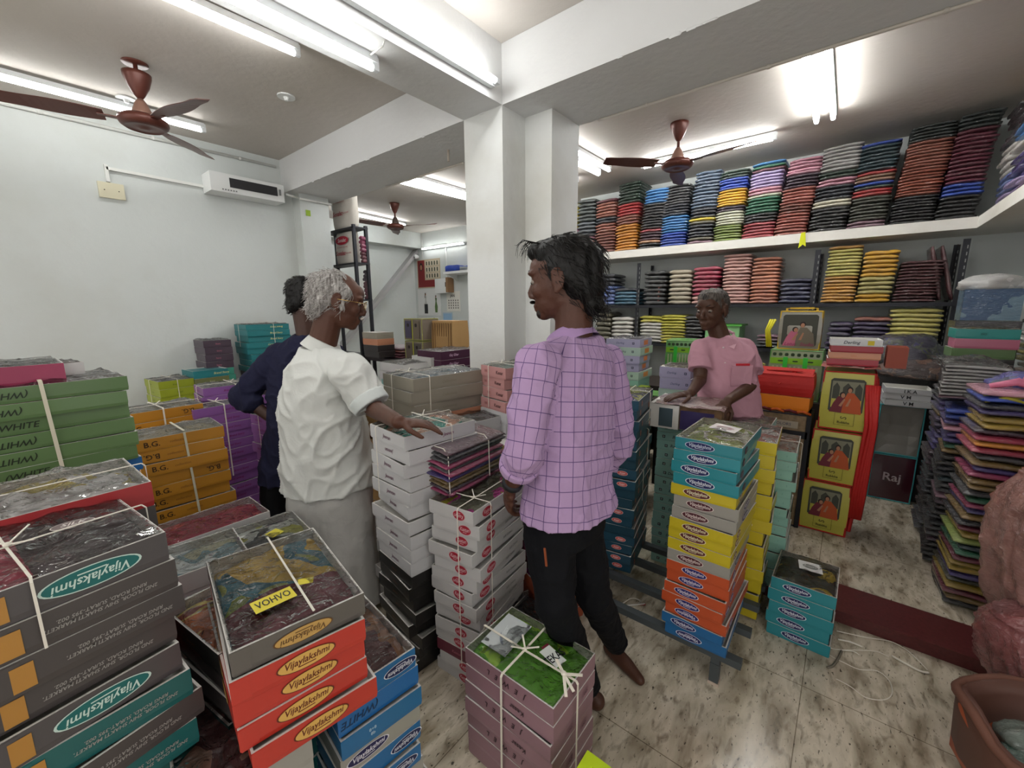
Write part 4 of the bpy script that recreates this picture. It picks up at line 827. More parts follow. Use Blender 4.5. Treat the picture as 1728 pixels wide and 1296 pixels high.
mrn = (cloth('brown maroon print', '#5a2c2c', '#8a5a34', '#a8806a', 8, False, .5), [])
c = stack('of the blue stack under the red boxes', onz(700, 1092, .66)[:2], 'ne', .66, .36, .205, .0, [('blue', 1), ('blun', 1), ('blua', 1), ('beig', 1), ('blue', 2), ('beig', 3), ('blue', 3)], -6, .010, mrn, seed=62, twist=2.5)
c = stack('of the beige and blue stack at the bottom left', (-.79, .07), 'se', .655, .36, .215, .0, [('beig', 2), ('blue', 1), ('beig', 3), ('blue', 5)], -9, .010, (cloth('dark maroon beige print', '#4a2426', '#8a6a5a', None, 8, False, .5), []), seed=63)
crg = (cloth('orange cream print', '#b86a3c', '#c9b56a', '#8a3a2c', 8, False, .5), [('patch|#c9cfd6|#222428|.07|.06|', .03, .05, 15), ('oval|#c9cfd6|#333840|C|.03|.02', .04, .05, 15)])
c = stack('of the dark stack between the teal and red boxes', onz(368, 1105, .82)[:2], 'se', .82, .25, .27, .0, [('blac', 1), ('blph', 2), ('teal', 12)], 8, .008, crg, seed=64)
fern = (cloth('black white print', '#3a3d3c', '#b9bcb6', '#a3a34a', 6, False, .52), [('patch|#c9bf3a|#22200c|.05|.05|', .05, .09, 20)])
c = stack('of the grey box stack beside the white lungi', onz(526, 894, .60)[:2], 'ne', .60, .24, .42, .0, [('grey', 1), ('wpla', 1), ('greyg', 8)], -6, .008, fern, seed=65)
c = stack('of the pale stack under the striped white cloth', onz(420, 930, .70)[:2], 'ne', .70, .22, .30, .0, [('wpla', 3), ('greyg', 2), ('grey', 6)], -6, .012, (cloth('white teal sheet', '#c6ccca', '#6f8f96', '#a9a98a', 6, True, .52), []), seed=66)
c = stack('of the crimson cloth box before the mustard stack', onz(455, 862, .60)[:2], 'ne', .60, .24, .40, .0, [('wpla', 2), ('grey', 8)], 0, .006, (cloth('crimson print', '#a02a44', '#c24a50', '#d8c8c0', 5, False, .6), []), seed=67)
# ---------------------------------------------------------------- behind the counter: bags, baskets, small boxes
def pbag(name, label, c, w, d, h, rz=0, body=None, edge=None, decor=None, handles=None, bulge=.01, cat='bag', cloth_top=None):
    """a boxy bag with piped edges; decor(mb_parts_parent, w, d, h)"""
    e = tag(empty(name, c, math.radians(rz)), label, cat); vs = []; n = 8
    q = MB()
    for k in range(6):
        z = h*k/5; b = bulge*math.sin(PI*k/5)
        a, dd = w/2+b*.6, d/2+b; m = [(-a, -dd), (-a/2, -dd-b*.5), (a/2, -dd-b*.5), (a, -dd), (a+b*.3, 0), (a, dd), (-a, dd), (-a-b*.3, 0)]
        vs += [(x, y, z) for x, y in m]
    fs = [tuple(reversed(range(8))), tuple(range(40, 48))]
    for k in range(5):
        for j in range(8): fs.append((k*8+j, k*8+(j+1) % 8, k*8+8+(j+1) % 8, k*8+8+j))
    q.add(vs, fs); bo = q.obj('bag_body', body, e)
    if edge:
        q = MB(); a, dd = w/2+.001, d/2+.001
        for z in (.003, h-.003):
            q.tube([(-a, -dd, z), (a, -dd, z), (a, dd, z), (-a, dd, z), (-a, -dd, z)], .0045, 6)
        for x in (-a, a):
            for y in (-dd, dd): q.tube([(x, y, 0), (x*1.01, y*1.02, h/2), (x, y, h)], .0045, 6)
        q.obj('piping', edge, e)
    if decor: decor(bo, w, d, h)
    if handles:
        m, x0, x1, y, hh, ww = handles; q = MB(); P = [Vector((x0, y, h*.75)), Vector((x0, y, h+.02)), Vector((x0*.8, y, h+hh)), Vector((x1*.8, y, h+hh)), Vector((x1, y, h+.02)), Vector((x1, y, h*.75))]
        for i in range(5): q.bar(P[i], P[i+1], .004, ww, up=(0, 0, 1) if i == 2 else (1, 0, 0))
        q.obj('handle', m, e)
    return e
RED = mat('red bag cloth', '#b3201c', .6, bump=.3, bs=40, var=.1)
def couple(e, w, d, h, x, z, W_, H_, cols, arch=True):
    """printed picture: two seated women in long dresses in front of an arch"""
    q = MB(); y = -d/2-.0135; b = [mat('printed backdrop', '#3f4138'), mat('printed arch', '#7a7a66'), mat('printed skin tone', '#a8785c'), HR2]+[mat('printed dress', c) for c in cols]
    r = .012; P = [(-W_/2+r, -H_/2), (W_/2-r, -H_/2), (W_/2, -H_/2+r), (W_/2, H_/2-r), (W_/2-r, H_/2), (-W_/2+r, H_/2), (-W_/2, H_/2-r), (-W_/2, -H_/2+r)]
    q.add([(x+u, y, z+v) for u, v in P], [tuple(range(8))], 0)
    def pl(pts, mi, k): q.add([(x+u*W_, y-.0004*k, z+v*H_) for u, v in pts], [tuple(range(len(pts)))], mi)
    cir = lambda cx, cz, rx, rz: [(cx+rx*math.cos(t*PI/7), cz+rz*math.sin(t*PI/7)) for t in range(14)]
    if arch:
        pl([(-.45, -.1), (.45, -.1), (.45, .42), (-.45, .42)], 1, 1)
        for cx, ww in ((0, .13), (-.32, .1), (.32, .1)): pl([(cx-ww, -.1), (cx+ww, -.1), (cx+ww, .25), (cx, .38), (cx-ww, .25)], 0, 2)
    pl([(-.46, -.5), (.1, -.5), (.06, -.15), (-.08, .0), (-.24, -.02), (-.36, -.22)], 4, 3)
    pl([(-.1, -.5), (.47, -.5), (.4, -.1), (.2, .1), (.02, .1), (-.06, -.1)], 5, 4)
    pl(cir(-.12, .03, .085, .085), 3, 5); pl(cir(-.1, .01, .06, .07), 2, 6); pl(cir(.08, .19, .085, .09), 3, 5); pl(cir(.08, .165, .058, .07), 2, 6)
    pl([(-.2, -.3), (-.12, -.32), (-.02, -.1), (-.06, -.08)], 2, 7); pl([(.0, -.3), (.08, -.3), (.14, -.08), (.1, -.06)], 2, 7)
    q.obj('printed_picture', b, e)
YBAG = mat('lime yellow card bag', '#b4ad44', .45, coat=.3)
def ydec(e, w, d, h):
    couple(e, w, d, h, 0, h*.60, w*.70, h*.58, ('#6b2330', '#b04f24'))
    q = MB(); T = Matrix.Translation((0, -d/2-.0125, h*.19)) @ Matrix.Rotation(PI/2, 4, 'X')
    for (u0, u1, v0, v1) in ((-.045, .05, .04, .0415), (-.045, .05, -.034, -.0325), (-.045, -.0435, -.034, .04), (.0485, .05, -.034, .04)): q.add([T @ Vector(p) for p in ((u0, v0, 0), (u1, v0, 0), (u1, v1, 0), (u0, v1, 0))], [(0, 1, 2, 3)])
    place_text(q, 'S', T @ Matrix.Translation((0, .012, 0)) @ Matrix.Rotation(PI/2.2, 4, 'Z'), .03); place_text(q, 'Rubbha', T @ Matrix.Translation((0, -.017, 0)), .014, .08, 0, True)
    q.obj('printed_lettering', mat('dark bag print', '#3f3a1c'), e)
    q = MB(); q.box(w/2+.006, w/2+.009, -d/2, d/2, 0, h); 
    for k in range(3): q.tube([(w/2+.01, -.05+.05*k, h*.9), (w/2+.03, -.04+.05*k, h*.5), (w/2+.02, -.05+.05*k, h*.05)], .012, 6)
    q.obj('side_panel', RED, e)
YB = [(-.02, 3.15, 0), (-.01, 3.16, .37), (-.0, 3.18, .74)]
for i, (zz, lab) in enumerate(((PLAT, 'lowest of the three lime yellow picture bags, on the floor'), (.40, 'middle one of the three stacked lime yellow picture bags'), (.745, 'topmost of the three lime yellow picture bags'))):
    pbag('picture_bag', lab, (-.015+.018*i, 3.30, zz), .235, .24, .333 if i < 2 else .36, 0, YBAG, RED, ydec)
q = MB(); v, f = grid(.28, .28, 12, 12, lambda x, y: .012*noise.noise(Vector((x*20, y*20, 2)))+.01-.06*max(0, abs(y)-.11)-.1*max(0, abs(x)-.12)); q.add(v, f)
tag(q.obj('plastic_sheet', cloth('pale red plastic sheet', '#b8625a', '#c9a49a', None, 5, True, .5), smooth=True, loc=(.02, 3.29, 1.128)), 'crumpled pale red sheet on the topmost lime yellow bag', 'sheet')
stack('on top of the picture bags', (-.09, 3.19), 'sw', 1.30, .24, .2, 1.142, [('wder', 1), ('crim', 1), ('peac', 1), ('crim', 1)], 4, .006, seed=70)
q = MB(); q.box(-.045, .045, -.08, .08, 0, .12); tag(q.obj('card_carton', mat('rust card', '#8a3a26', .5), loc=(.22, 3.3, 1.14)), 'small rust brown carton right of the picture bags top', 'carton')
tb = [o for o in C.objects if o.get('label', '').startswith('topmost of the three lime')][0]; bx_, by_, bz_ = tb.location; q = MB()
for i in range(5): x = .10+.012*i; q.tube([(x+.01-bx_, 3.16-by_, 1.04-bz_), (x+.03+.01*math.sin(i)-bx_, 3.14-by_, .8-bz_), (x+.02-bx_, 3.17-by_, .45-.02*i-bz_), (x+.015-bx_, 3.18-by_, .2-bz_)], .011, 6)
q.obj('handle', RED, tb, smooth=True)
# table behind the pink shirt with red bag and orange box; striped black-strap bag below
GBAG = mat('brown wicker print bag', '#8c7658', .6, var=.35, vs=40)
def sdec(e, w, d, h):
    q = MB(); y = -d/2-.014
    q.box(-w/2, w/2, y-.003, y, h*.80, h*.86); q.box(-w*.22, -w*.12, y-.004, y, .02, h*.86); q.box(w*.12, w*.2, y-.004, y, .02, h*.86); q.box(w/2-.012, w/2+.012, y-.003, d/2, .0, h)
    q.obj('strap', mat('black strap', '#15151b', .6), e)
    q = MB(); q.box(-w*.45, w*.35, y-.0012, y, h*.88, h*.94); q.obj('name_strip', mat('beige strip', '#a59a88'), e)
    q = MB(); place_text(q, 'SUMMERCOLORS', Matrix.Translation((-.01, y-.002, h*.91)) @ Matrix.Rotation(PI/2, 4, 'X'), .018, .2); q.obj('printed_lettering', mat('navy print', '#2a3358'), e)
    q = MB()
    for k, x in enumerate((-.34, .0, .33)):
        for r in range(3): q.box(x*w-.03, x*w+.03, y-.001, y, .06+r*.22, .2+r*.22, k % 2)
    q.obj('printed_picture', [mat('dark photo print', '#3d352e'), mat('tan photo print', '#a58d6c')], e)
pbag('strap_bag', 'large wicker print bag with black straps behind the mint boxes', (-.325, 3.26, PLAT), .36, .22, .755, 0, GBAG, mat('navy piping', '#1b1c30'), sdec)
pbag('strap_bag', 'dark bag standing behind the pink shirted man, left of the wicker bag', (-.72, 3.3, PLAT), .38, .22, .72, 0, mat('dark bag', '#2b2523', .6), mat('navy piping', '#1b1c30'), None)
stack('lying on the wicker bag, orange one', (-.475, 3.17), 'sw', .925, .32, .2, .835, [('oran', 1)], -3, 0, seed=71, top=None)
OC = mat('plain orange card', '#e0801a', .45); o = [o for o in C.objects if o.get('label', '').endswith('wicker bag, orange one')][0]
o['label'] = 'bright orange flat box lying on the wicker print bag'; o.material_slots[0].material = OC
for ch_ in list(o.children_recursive): bpy.data.objects.remove(ch_)
q = MB(); q.box(-.155, .155, -.095, .095, .0865, .089); q.obj('box_lid', OC, o)
q = MB(); 
for i in range(4): q.tube([(-.14+.07*i, -.04, .012), (-.1+.07*i, -.07, .03), (-.06+.07*i, -.05, .012)], .008, 6, mi=i % 2)
tag(q.obj('cloth_straps', [mat('maroon strap', '#6a1f22'), mat('orange strap', '#c45a1e')], smooth=True, loc=(-.29, 3.17, .817)), 'maroon and orange straps squeezed under the orange box', 'strap')
def rdec(e, w, d, h):
    q = MB(); q.obox(Matrix.Translation((0, -.01, h+.006)) @ Matrix.Rotation(.1, 4, 'X'), w*.96, d*.96, .008); q.bar((-.02, -d/2-.02, h*.55), (.06, -.03, h+.015), .028, .004, up=(0, 0, 1)); q.bar((-.1, -.02, h+.012), (.1, -.03, h+.02), .03, .004); q.obj('flap', RED, e)
pbag('red_bag', 'bright red cloth bag lying on the orange box behind the counter', (-.315, 3.28, .927), .33, .22, .135, 0, RED, None, rdec, bulge=.012)
# portrait bag standing on a green basket
def prdec(e, w, d, h):
    couple(e, w, d, h, 0, h*.5, w*.86, h*.82, ('#b9647e', '#6d6656'), False)
    q = MB(); T = Matrix.Translation((0, -d/2-.016, h*.14)) @ Matrix.Rotation(PI/2, 4, 'X'); place_text(q, 'Lotus', T @ Matrix.Translation((-.05, 0, 0)), .022, None, 0, 'i'); place_text(q, 'Studio', T @ Matrix.Translation((.05, 0, 0)), .022, None, 0, 'i'); q.obj('printed_lettering', mat('pink print', '#8a2a55'), e)
YP = mat('yellow plastic', '#c9a520', .4)
pbag('portrait_bag', 'yellow edged bag with a picture of two women, on the green basket', (-.29, 3.72, 1.185), .245, .12, .275, 0, mat('clear bag front', '#8c8a7c', .3, coat=.6), YP, prdec, (YP, -.09, .09, -.05, .02, .014))
q = MB(); [q.tube([(-.47+.015*i, 3.62, 1.40), (-.49+.01*i, 3.6, 1.32), (-.475+.012*i, 3.61, 1.20)], .008, 6) for i in range(3)]; tag(q.obj('yellow_strap', mat('yellow strap', '#c9c21c', .5), smooth=True), 'bright yellow strap hanging left of the portrait bag', 'strap')
GP = mat('green plastic bag', '#5d9a4c', .35, coat=.5)
def gdec(e, w, d, h):
    q = MB(); y = -d/2-.014; q.box(-w/2, w/2, y-.001, y, h*.72, h*.84, 0)
    for x in (-.06, .06): q.box(x-.014, x+.014, y-.004, y, h*.1, h*.86, 1)
    q.obj('green_band', [mat('lime band', '#7fb81f', .4), mat('bright green clip', '#35c23c', .4)], e)
    q = MB(); [q.ell((-w*.42+w*.12*i, y, h*.91), (.012, .002, .014), n=5) for i in range(8)]; [q.ell((x, y-.002, h*.78), (.018, .001, .006), n=5) for x in (-.09, 0, .09)]; q.obj('printed_mark', mat('dark green print', '#27401f'), e)
    q = MB(); [q.box(-w*.45+i*w*.085, -w*.41+i*w*.085, y-.0008, y, h*.05, h*.68) for i in range(11)]; q.obj('printed_stripe', mat('pale stripe', '#a8b08a'), e)
pbag('green_basket_bag', 'pale green bag with lime band and clips under the portrait bag', (-.29, 3.72, .82), .31, .22, .363, 0, mat('pale green bag', '#8a9a72', .4, coat=.4), GP, gdec)
pbag('green_basket_bag', 'green plastic bag with clips left of the pink shirted man', (-1.09, 3.72, .86), .27, .24, .36, 8, GP, GP, gdec)
pbag('green_basket_bag', 'green carry bag tucked low behind the mint lilac boxes', (-1.16, 3.35, .55), .22, .2, .25, 8, GP, GP, gdec)
# counter that carries them
q = MB(); q.box(-1.5, -.10, 3.55, 4.1, .78, .82); q.box(-1.5, -1.46, 3.55, 4.1, PLAT, .78); q.box(-.14, -.1, 3.55, 4.1, PLAT, .78); q.box(-1.46, -.14, 4.06, 4.1, PLAT, .78)
tag(q.obj('counter', mat('dark wood counter', '#2d2422', .5)), 'dark low counter standing before the fabric rack', 'counter')
# green mesh basket on the lower rack, dark bags
e = tag(empty('mesh_basket', (-1.03, 4.83, RZ2)), 'pale green plastic basket on the lower rack behind the man in pink', 'basket')
q = MB(); q.box(-.16, .16, -.14, -.13, 0, .2); q.box(-.16, .16, .13, .14, 0, .2); q.box(-.16, -.15, -.13, .13, 0, .2); q.box(.15, .16, -.13, .13, 0, .2); q.box(-.16, .16, -.14, .14, 0, .008); q.obj('basket_body', mat('pale green plastic', '#8fc98a', .4), e)
q = MB(); q.box(-.18, .18, -.16, -.13, .2, .215); q.box(-.18, .18, .13, .16, .2, .215); q.box(-.18, -.15, -.13, .13, .2, .215); q.box(.15, .18, -.13, .13, .2, .215); q.obj('basket_rim', mat('green rim', '#5fb84c', .4), e)
# low stock on the counter behind the pink shirt
packets('of the teal pile on the counter', -.66, -.5, 3.6, .822, .03, 'tb2 tl2 lg2 py2', .25, seed=72, grp='counter packets')
packets('of the charcoal pile on the counter', -.98, -.70, 3.75, .822, .04, 'bk3 ch2 dp2 ch2', .25, seed=73, grp='counter packets')
# lilac and mint boxes
RB = [('lila', 1), ('pmnt', 1), ('lila', 2), ('pmnt', 1)]
stack('of the striped lilac stack right of the lavender shirt', onz(1080, 573, 1.27)[:2], 'se', 1.27, .25, .30, .02, RB+[('mintp', 16)], 5, .012, seed=74, twist=3, top=(cloth('white lilac print', '#b4b0c0', '#7a7490', None, 8, True, .5), []))
stack('of the lilac boxes left of the pink shirt', onz(1166, 622, 1.10)[:2], 'se', 1.10, .20, .26, .80, [('lila', 2), ('pmnt', 2)], 3, .01, seed=75, twist=3, top=(cloth('cream brown print', '#a39a86', '#6f675a', None, 8, True, .5), []))
q = MB(); q.box(-.18, .16, -.02, .36, .76, .796); q.box(-.17, -.14, 0, .03, PLAT, .76); q.box(.12, .15, 0, .03, PLAT, .76); q.box(-.17, -.14, .3, .33, PLAT, .76); q.box(.12, .15, .3, .33, PLAT, .76)
tag(q.obj('side_table', mat('dark wood counter', '#2d2422', .5), loc=(-.98, 2.94, 0)), 'small dark table carrying the lilac boxes', 'table')
e = tag(empty('lime_carton', (-1.22, 2.86, .83)), 'small lime carton with dark slots before the mint bag', 'carton')
q = MB(); q.box(-.1, .12, -.08, .1, 0, .1); q.obj('carton_body', mat('lime card', '#8aa024', .45), e); q = MB(); [q.box(-.08+.065*i, -.07+.065*i, -.0815, -.08, .01, .09) for i in range(3)]; q.obj('slot', INK, e)
q = MB(); q.box(-.1, .14, -.09, .12, 0, .83); tag(q.obj('wrapped_bundle', cloth('grey plastic bundle', '#6b6f68', '#4a4d44', None, 4), loc=(-1.22, 2.86, 0)), 'tall grey wrapped bundle under the small lime carton', 'bundle')
# wrapped parcel under the seller's hands
PX, PY = -.66, 2.20
e = tag(empty('wrapped_parcel', (PX, PY+.1, .862), math.radians(4)), 'clear wrapped parcel of cloth and cards under the seller hands', 'parcel')
q = MB(); q.box(-.13, .2, -.10, .16, 0, .125); q.obj('parcel_body', mat('brown card bundle', '#7a5c40', .5, var=.3, vs=30), e)
q = MB(); q.box(-.15, -.132, -.12, .17, .0, .13); q.box(-.14, .0, -.122, -.102, .0, .128); q.obj('white_card', RIM, e)
q = MB(); q.box(-.10, -.03, -.1235, -.1225, .01, .11); q.obj('photo_print', mat('slate photo', '#3f5058'), e)
v, f = grid(.37, .30, 20, 16, lambda x, y: .132+.008*noise.noise(Vector((x*14, y*14, 0)))-.5*max(0, abs(x)-.17)); q = MB(); q.add([(a+.025, b+.02, c_) for a, b, c_ in v], f); q.obj('top_cloth', cloth('brown satin cloth', '#6b4a44', '#8a7a74', None, 4), e, smooth=True)
q = MB(); v, f = grid(.16, .10, 10, 8, lambda x, y: .02+.02*noise.noise(Vector((x*20, y*20, 3)))); q.add([(a+.09, -.125-c_*.3, b+.06) for a, b, c_ in v], f); q.obj('purple_cloth', mat('purple cloth', '#2c2050', .6), e, smooth=True)
stack('of the open mint boxes right of the parcel', (-.47, 2.42), 'sw', .885, .2, .26, .03, [('mint', 16)], 0, .006, seed=76, top=(cloth('khaki print', '#8a8468', '#5a5648', None, 8), []))
# plastic display bags with the white lettered boxes
e = pbag('clear_bag', 'empty clear plastic bag with teal piping on the maroon bag', (.345, 4.13, .415), .235, .2, .37, 2, mat('smoky clear plastic', '#77746c', .25, coat=.8), mat('teal piping', '#3f9aa0', .4), None, bulge=-.008)
def rj(e, w, d, h):
    q = MB(); place_text(q, 'Raj', Matrix.Translation((.0, -d/2-.012, h*.52)) @ Matrix.Rotation(PI/2, 4, 'X'), .06, None, 0, True); q.obj('printed_lettering', mat('silver print', '#b5a3a8', .3), e)
pbag('maroon_bag', 'maroon bag lettered in silver, standing on the floor', (.345, 4.13, PLAT), .235, .2, .35, 2, mat('maroon glossy bag', '#3f1020', .25, coat=.6), mat('teal piping', '#3f9aa0', .4), rj, bulge=.004)
stack('on the clear bag with teal piping', (.24, 3.99), 'sw', .915, .25, .22, .787, [('wdia', 1), ('wvm', 1), ('wvm', 1)], 3, .01, seed=77, twist=4)
q = MB(); q.box(-.1, .12, -.1, .12, PLAT, .9); tag(q.obj('dark_carton', mat('dark shelf cloth', '#1a1718', .8), loc=(.58, 4.2, 0)), 'tall black carton standing right of the maroon bag', 'carton')
# ---------------------------------------------------------------- heaps of silk along the right wall
heap = 'ch1 gd1 wi1 mf1 do1 vi1 mf2 wi1 em1 tl1 lg1 mf1 wi1 nv1 gd1 vi1 mg1 em1 ch1 gd2 mg1 vi1 gd1 ch1 cs1 or1 cs1 dp1 mf2 vi1 nv1 rb1 pk1'
kw = dict(cat='silk packet', name='silk_packet', word='silk packet', sag=.002, jit=.014)
packets('of the front silk heap', .49, .80, 2.72, PLAT, .0305, heap, .3, seed=80, rot=3, grp='silk packets in the front heap', **kw)
packets('of the dark silk heap by the bags', .46, .74, 3.12, PLAT, .033, 'ch2 bk2 dp1 ch2 nv2 bk2 dp1 mv1 ch2 tl1 nv2 bk2 gd1 em1 vi2 pk1 vi1 rb2', .3, seed=81, rot=-4, grp='silk packets in the dark heap', **kw)
packets('of the tall heap at the right edge', .84, 1.10, 2.75, PLAT, .034, 'wi2 gd2 vi2 ch2 em1 wi2 gd2 nv2 pe3 tn2 ch2 mf2 vi2 em1 py1 nv2 pk2 tn1 pk2 wh1', .36, seed=82, rot=6, grp='silk packets at the right edge', **kw)
packets('of the back heap before the corner', .46, .76, 3.5, PLAT, .036, 'ch4 bk4 nv4 dp4 vi3 pu3 gd1 vi2 nv2', .3, seed=83, grp='silk packets in the back heap', **kw)
packets('of the beige heap by the right wall', .80, 1.10, 3.2, PLAT, .036, 'tn4 bk4 mb4 pe4 wi4 gd3 tn3 pk3 mb2 wh1 pk3 mb1 py1 tn2 pe1', .3, seed=84, rot=-3, grp='silk packets by the right wall', **kw)
packets('of the far heap under the right shelf', .80, 1.10, 3.62, PLAT, .038, 'wi4 bk6 tn4 mb4 gd4 bk4 tn4 kh3 wh2 mb2', .3, seed=85, rot=0, grp='silk packets far right', **kw)
def lump(name, label, c, r, m, cat, seed=0, sq=.8, amp=.25, rz=0, fr=6):
    q = MB(); n = 16; q.ell((0, 0, 0), (1, 1, 1), n=n)
    q.v = [(lambda p, k: (p.x*k*r[0], p.y*k*r[1], max(p.z, -sq)*k*r[2]))(Vector(v), 1+amp*noise.noise(Vector(v)*1.3+Vector((seed, 0, 0)))+amp*.35*noise.noise(Vector(v)*fr+Vector((0, seed, 0)))) for v in q.v]
    return tag(q.obj(name, m, smooth=True, loc=c, rot=(0, 0, rz)), label, cat)
packets('of the pale grey pile on the dark heap', .42, .66, 3.16, 1.0, .019, 'mv1 gw9', .24, seed=89, grp='pale grey packets', rot=-5)
lump('plastic_scrap', 'crumpled white plastic over the pale grey pile', (.50, 3.26, 1.2), (.13, .08, .03), FILM, 'plastic', 3, .6, .6, fr=9)
lump('cloth_bundle', 'navy floral cloth bundle behind the picture bags', (.33, 4.40, 1.14), (.23, .15, .14), cloth('navy floral cloth', '#1c1930', '#3a3d2e', '#2a2350', 12), 'bundle', 5)
lump('cloth_bundle', 'brown floral cloth bundle under the navy one', (.42, 4.28, 1.02), (.24, .12, .08), cloth('brown floral cloth', '#33201d', '#5a3a2a', None, 12), 'bundle', 7)
q = MB(); q.box(-.2, .24, -.12, .12, PLAT, 1.0); tag(q.obj('wrapped_bundle', cloth('black cloth bundle', '#18161a', '#24202a', None, 4), loc=(.30, 4.42, 0)), 'large black wrapped bundle carrying the floral cloth bundles', 'bundle')
lump('cloth_bundle', 'blue violet cloth bundle with a pink tie on the front heap', (.70, 2.98, 1.14), (.17, .14, .05), cloth('blue violet cloth', '#2a2a7a', '#1c1c3c', '#6a2a6a', 8), 'bundle', 9)
q = MB(); q.tube([(.52, 2.83, 1.13), (.60, 2.82, 1.16), (.68, 2.83, 1.12)], [.012, .018, .008], 8); q.tube([(.62, 2.84, 1.14), (.64, 2.88, 1.19), (.66, 2.95, 1.2)], .012, 8)
tag(q.obj('pink_tie', mat('pink ribbon', '#c9708c', .5), smooth=True), 'pink cloth tie across the blue violet bundle', 'ribbon')
q = MB(); 
for i in range(7): q.tube([(.50, 2.75+.012*i, 1.07+.006*i), (.56+.02*(i % 3), 2.74+.01*i, 1.095), (.66, 2.73+.01*i, 1.07)], [.006, .009, .004], 6)
tag(q.obj('tassel', mat('yellow silk ends', '#8f8a24', .5), smooth=True), 'yellow tasselled silk ends on the front heap', 'tassel')
q = MB(); q.obox(Matrix.Translation((.74, 2.72, 1.13)) @ Matrix.Rotation(.3, 4, 'X'), .12, .06, .003); tag(q.obj('paper_card', mat('white photo card', '#c9c4c0')), 'small white picture card on the front heap', 'card')
stack('on the back heap under the blue packet', (.48, 3.55), 'sw', 1.36, .25, .2, 1.19, [('sea', 1), ('rose', 1), ('gren', 1)], 2, .006, seed=86, top=(cloth('gold beige print', '#a58f5c', '#7a6640', None, 9), []))
e = tag(empty('clear_bag', (.66, 3.97, 1.40), 0), 'clear plastic bag of blue packets high in the right corner', 'bag')
q = MB(); q.box(-.13, .12, -.09, .1, 0, .19); q.obj('blue_packet', cloth('blue packed cloth', '#1d4a74', '#5f7f94', None, 6), e)
lump('x', 'x', (0, 0, 0), (.15, .1, .06), cloth('white plastic', '#a9a8a6', '#c6c5c3', None, 5), 'x', 4); o = C.objects[-1]; o.name = 'white_plastic'; o.parent = e; o.location = (-.01, 0, .225); del o['label']; del o['category']
q = MB(); q.box(-.14, .14, -.12, .12, PLAT, 1.395); tag(q.obj('wrapped_bundle', cloth('grey black bundle', '#262428', '#3c3a3e', None, 4), loc=(.65, 3.98, 0)), 'dark plastic wrapped bundle under the clear blue bag', 'bundle')
# pink plastic wrapped bundles at the right edge
PW = cloth('pink film bundle', '#a5536a', '#7a4a4e', '#b07a86', 3.5, True, .5)
def film_bundle(label, c, r, rz, ry, m, seed):
    q = MB(); n = 60; seg = 90; rg = lambda v: max(0, 1-abs(noise.noise(v))*4)
    for i in range(n+1):
        t = i/n; R = math.sin(PI*min(.97, max(.03, t)))**.28
        for j in range(seg):
            a = 2*PI*j/seg; ca, sa = math.cos(a), math.sin(a)
            k = R*(1+.10*noise.noise(Vector((ca*2, sa*2, t*1.2+seed)))+.045*noise.noise(Vector((ca*7, sa*7, t*2+seed)))+.03*math.sin(a*17+5*t)+.06*rg(Vector((ca*3+t, sa*3, t*3+seed)))+.05*rg(Vector((ca*6, sa*6-t*3, t*7+seed)))+.03*rg(Vector((ca*12, sa*12, t*14+seed))))
            q.v.append((ca*abs(ca)**-.35*r[0]*k if abs(ca) > .02 else ca*r[0]*k, sa*r[1]*k*(abs(sa)**-.3 if abs(sa) > .02 else 1), (t-.5)*2*r[2]))
    for i in range(n):
        for j in range(seg): a, b = i*seg+j, i*seg+(j+1) % seg; q.f.append((a, b, b+seg, a+seg)); q.m.append(0)
    q.f.append(tuple(reversed(range(seg)))); q.f.append(tuple(n*seg+j for j in range(seg))); q.m += [0, 0]
    return tag(q.obj('film_bundle', m, smooth=True, loc=c, rot=(0, ry, rz)), label, 'bundle')
film_bundle('large brown pink bundle in crumpled clear film at the right edge', (.715, 2.40, .50), (.17, .20, .38), .2, -.12, cloth('brown pink folded cloth', '#8a5c54'), 1)
film_bundle('bright pink plastic bag leaning high at the right edge', (.80, 2.42, .95), (.15, .17, .12), .1, -.2, cloth('bright pink plastic', '#c04c80'), 3)
film_bundle('crumpled film bundle of dull red cloth over the maroon step', (.66, 2.20, .21), (.13, .17, .20), .3, -.35, cloth('dull red folded cloth', '#8a4446'), 5)
q = MB(); [q.tube([(.66+.03*i, 2.07, .03+.01*(i % 2)), (.70+.03*i, 2.03, .05+.015*(i % 3)), (.73+.03*i, 2.0, .02)], [.012, .022, .008], 8) for i in range(4)]
tag(q.obj('plastic_film', FILM, smooth=True), 'loose crumpled clear film on the floor at the right edge', 'film')
# bag of goods in the bottom right corner
e = tag(empty('cloth_bag', (.62, 1.74, 0)), 'open brown and orange cloth bag in the bottom right corner', 'bag')
q = MB(); ring = []; n = 28
def bagp(r, z, k): return [(r*(1+.08*math.sin(3*a+k))*math.cos(a), r*.9*(1+.08*math.cos(2*a+k))*math.sin(a), z+.02*math.sin(4*a+k)) for a in [2*PI*i/n for i in range(n)]]
for r, z, k in ((.17, .01, 0), (.22, .08, .3), (.23, .2, .6), (.235, .27, .8), (.215, .285, .9), (.20, .24, .9), (.19, .12, .6)): ring.append(bagp(r, z, k))
q.v = [p for R_ in ring for p in R_]
for i in range(len(ring)-1):
    for j in range(n): q.f.append((i*n+j, i*n+(j+1) % n, (i+1)*n+(j+1) % n, (i+1)*n+j)); q.m.append(0)
q.f.append(tuple(reversed(range(n)))); q.m.append(0); q.f.append(tuple((len(ring)-1)*n+j for j in range(n))); q.m.append(0)
q.obj('bag_body', cloth('brown orange sack', '#5a3a30', '#a8502c', None, 4, False, .55), e, smooth=True)
q = MB(); q.tube([Vector(p) for p in ring[3]+ring[3][:1]], .014, 8); q.obj('bag_rim', mat('brown rim cloth', '#6a4436', .7, var=.2), e, smooth=True)
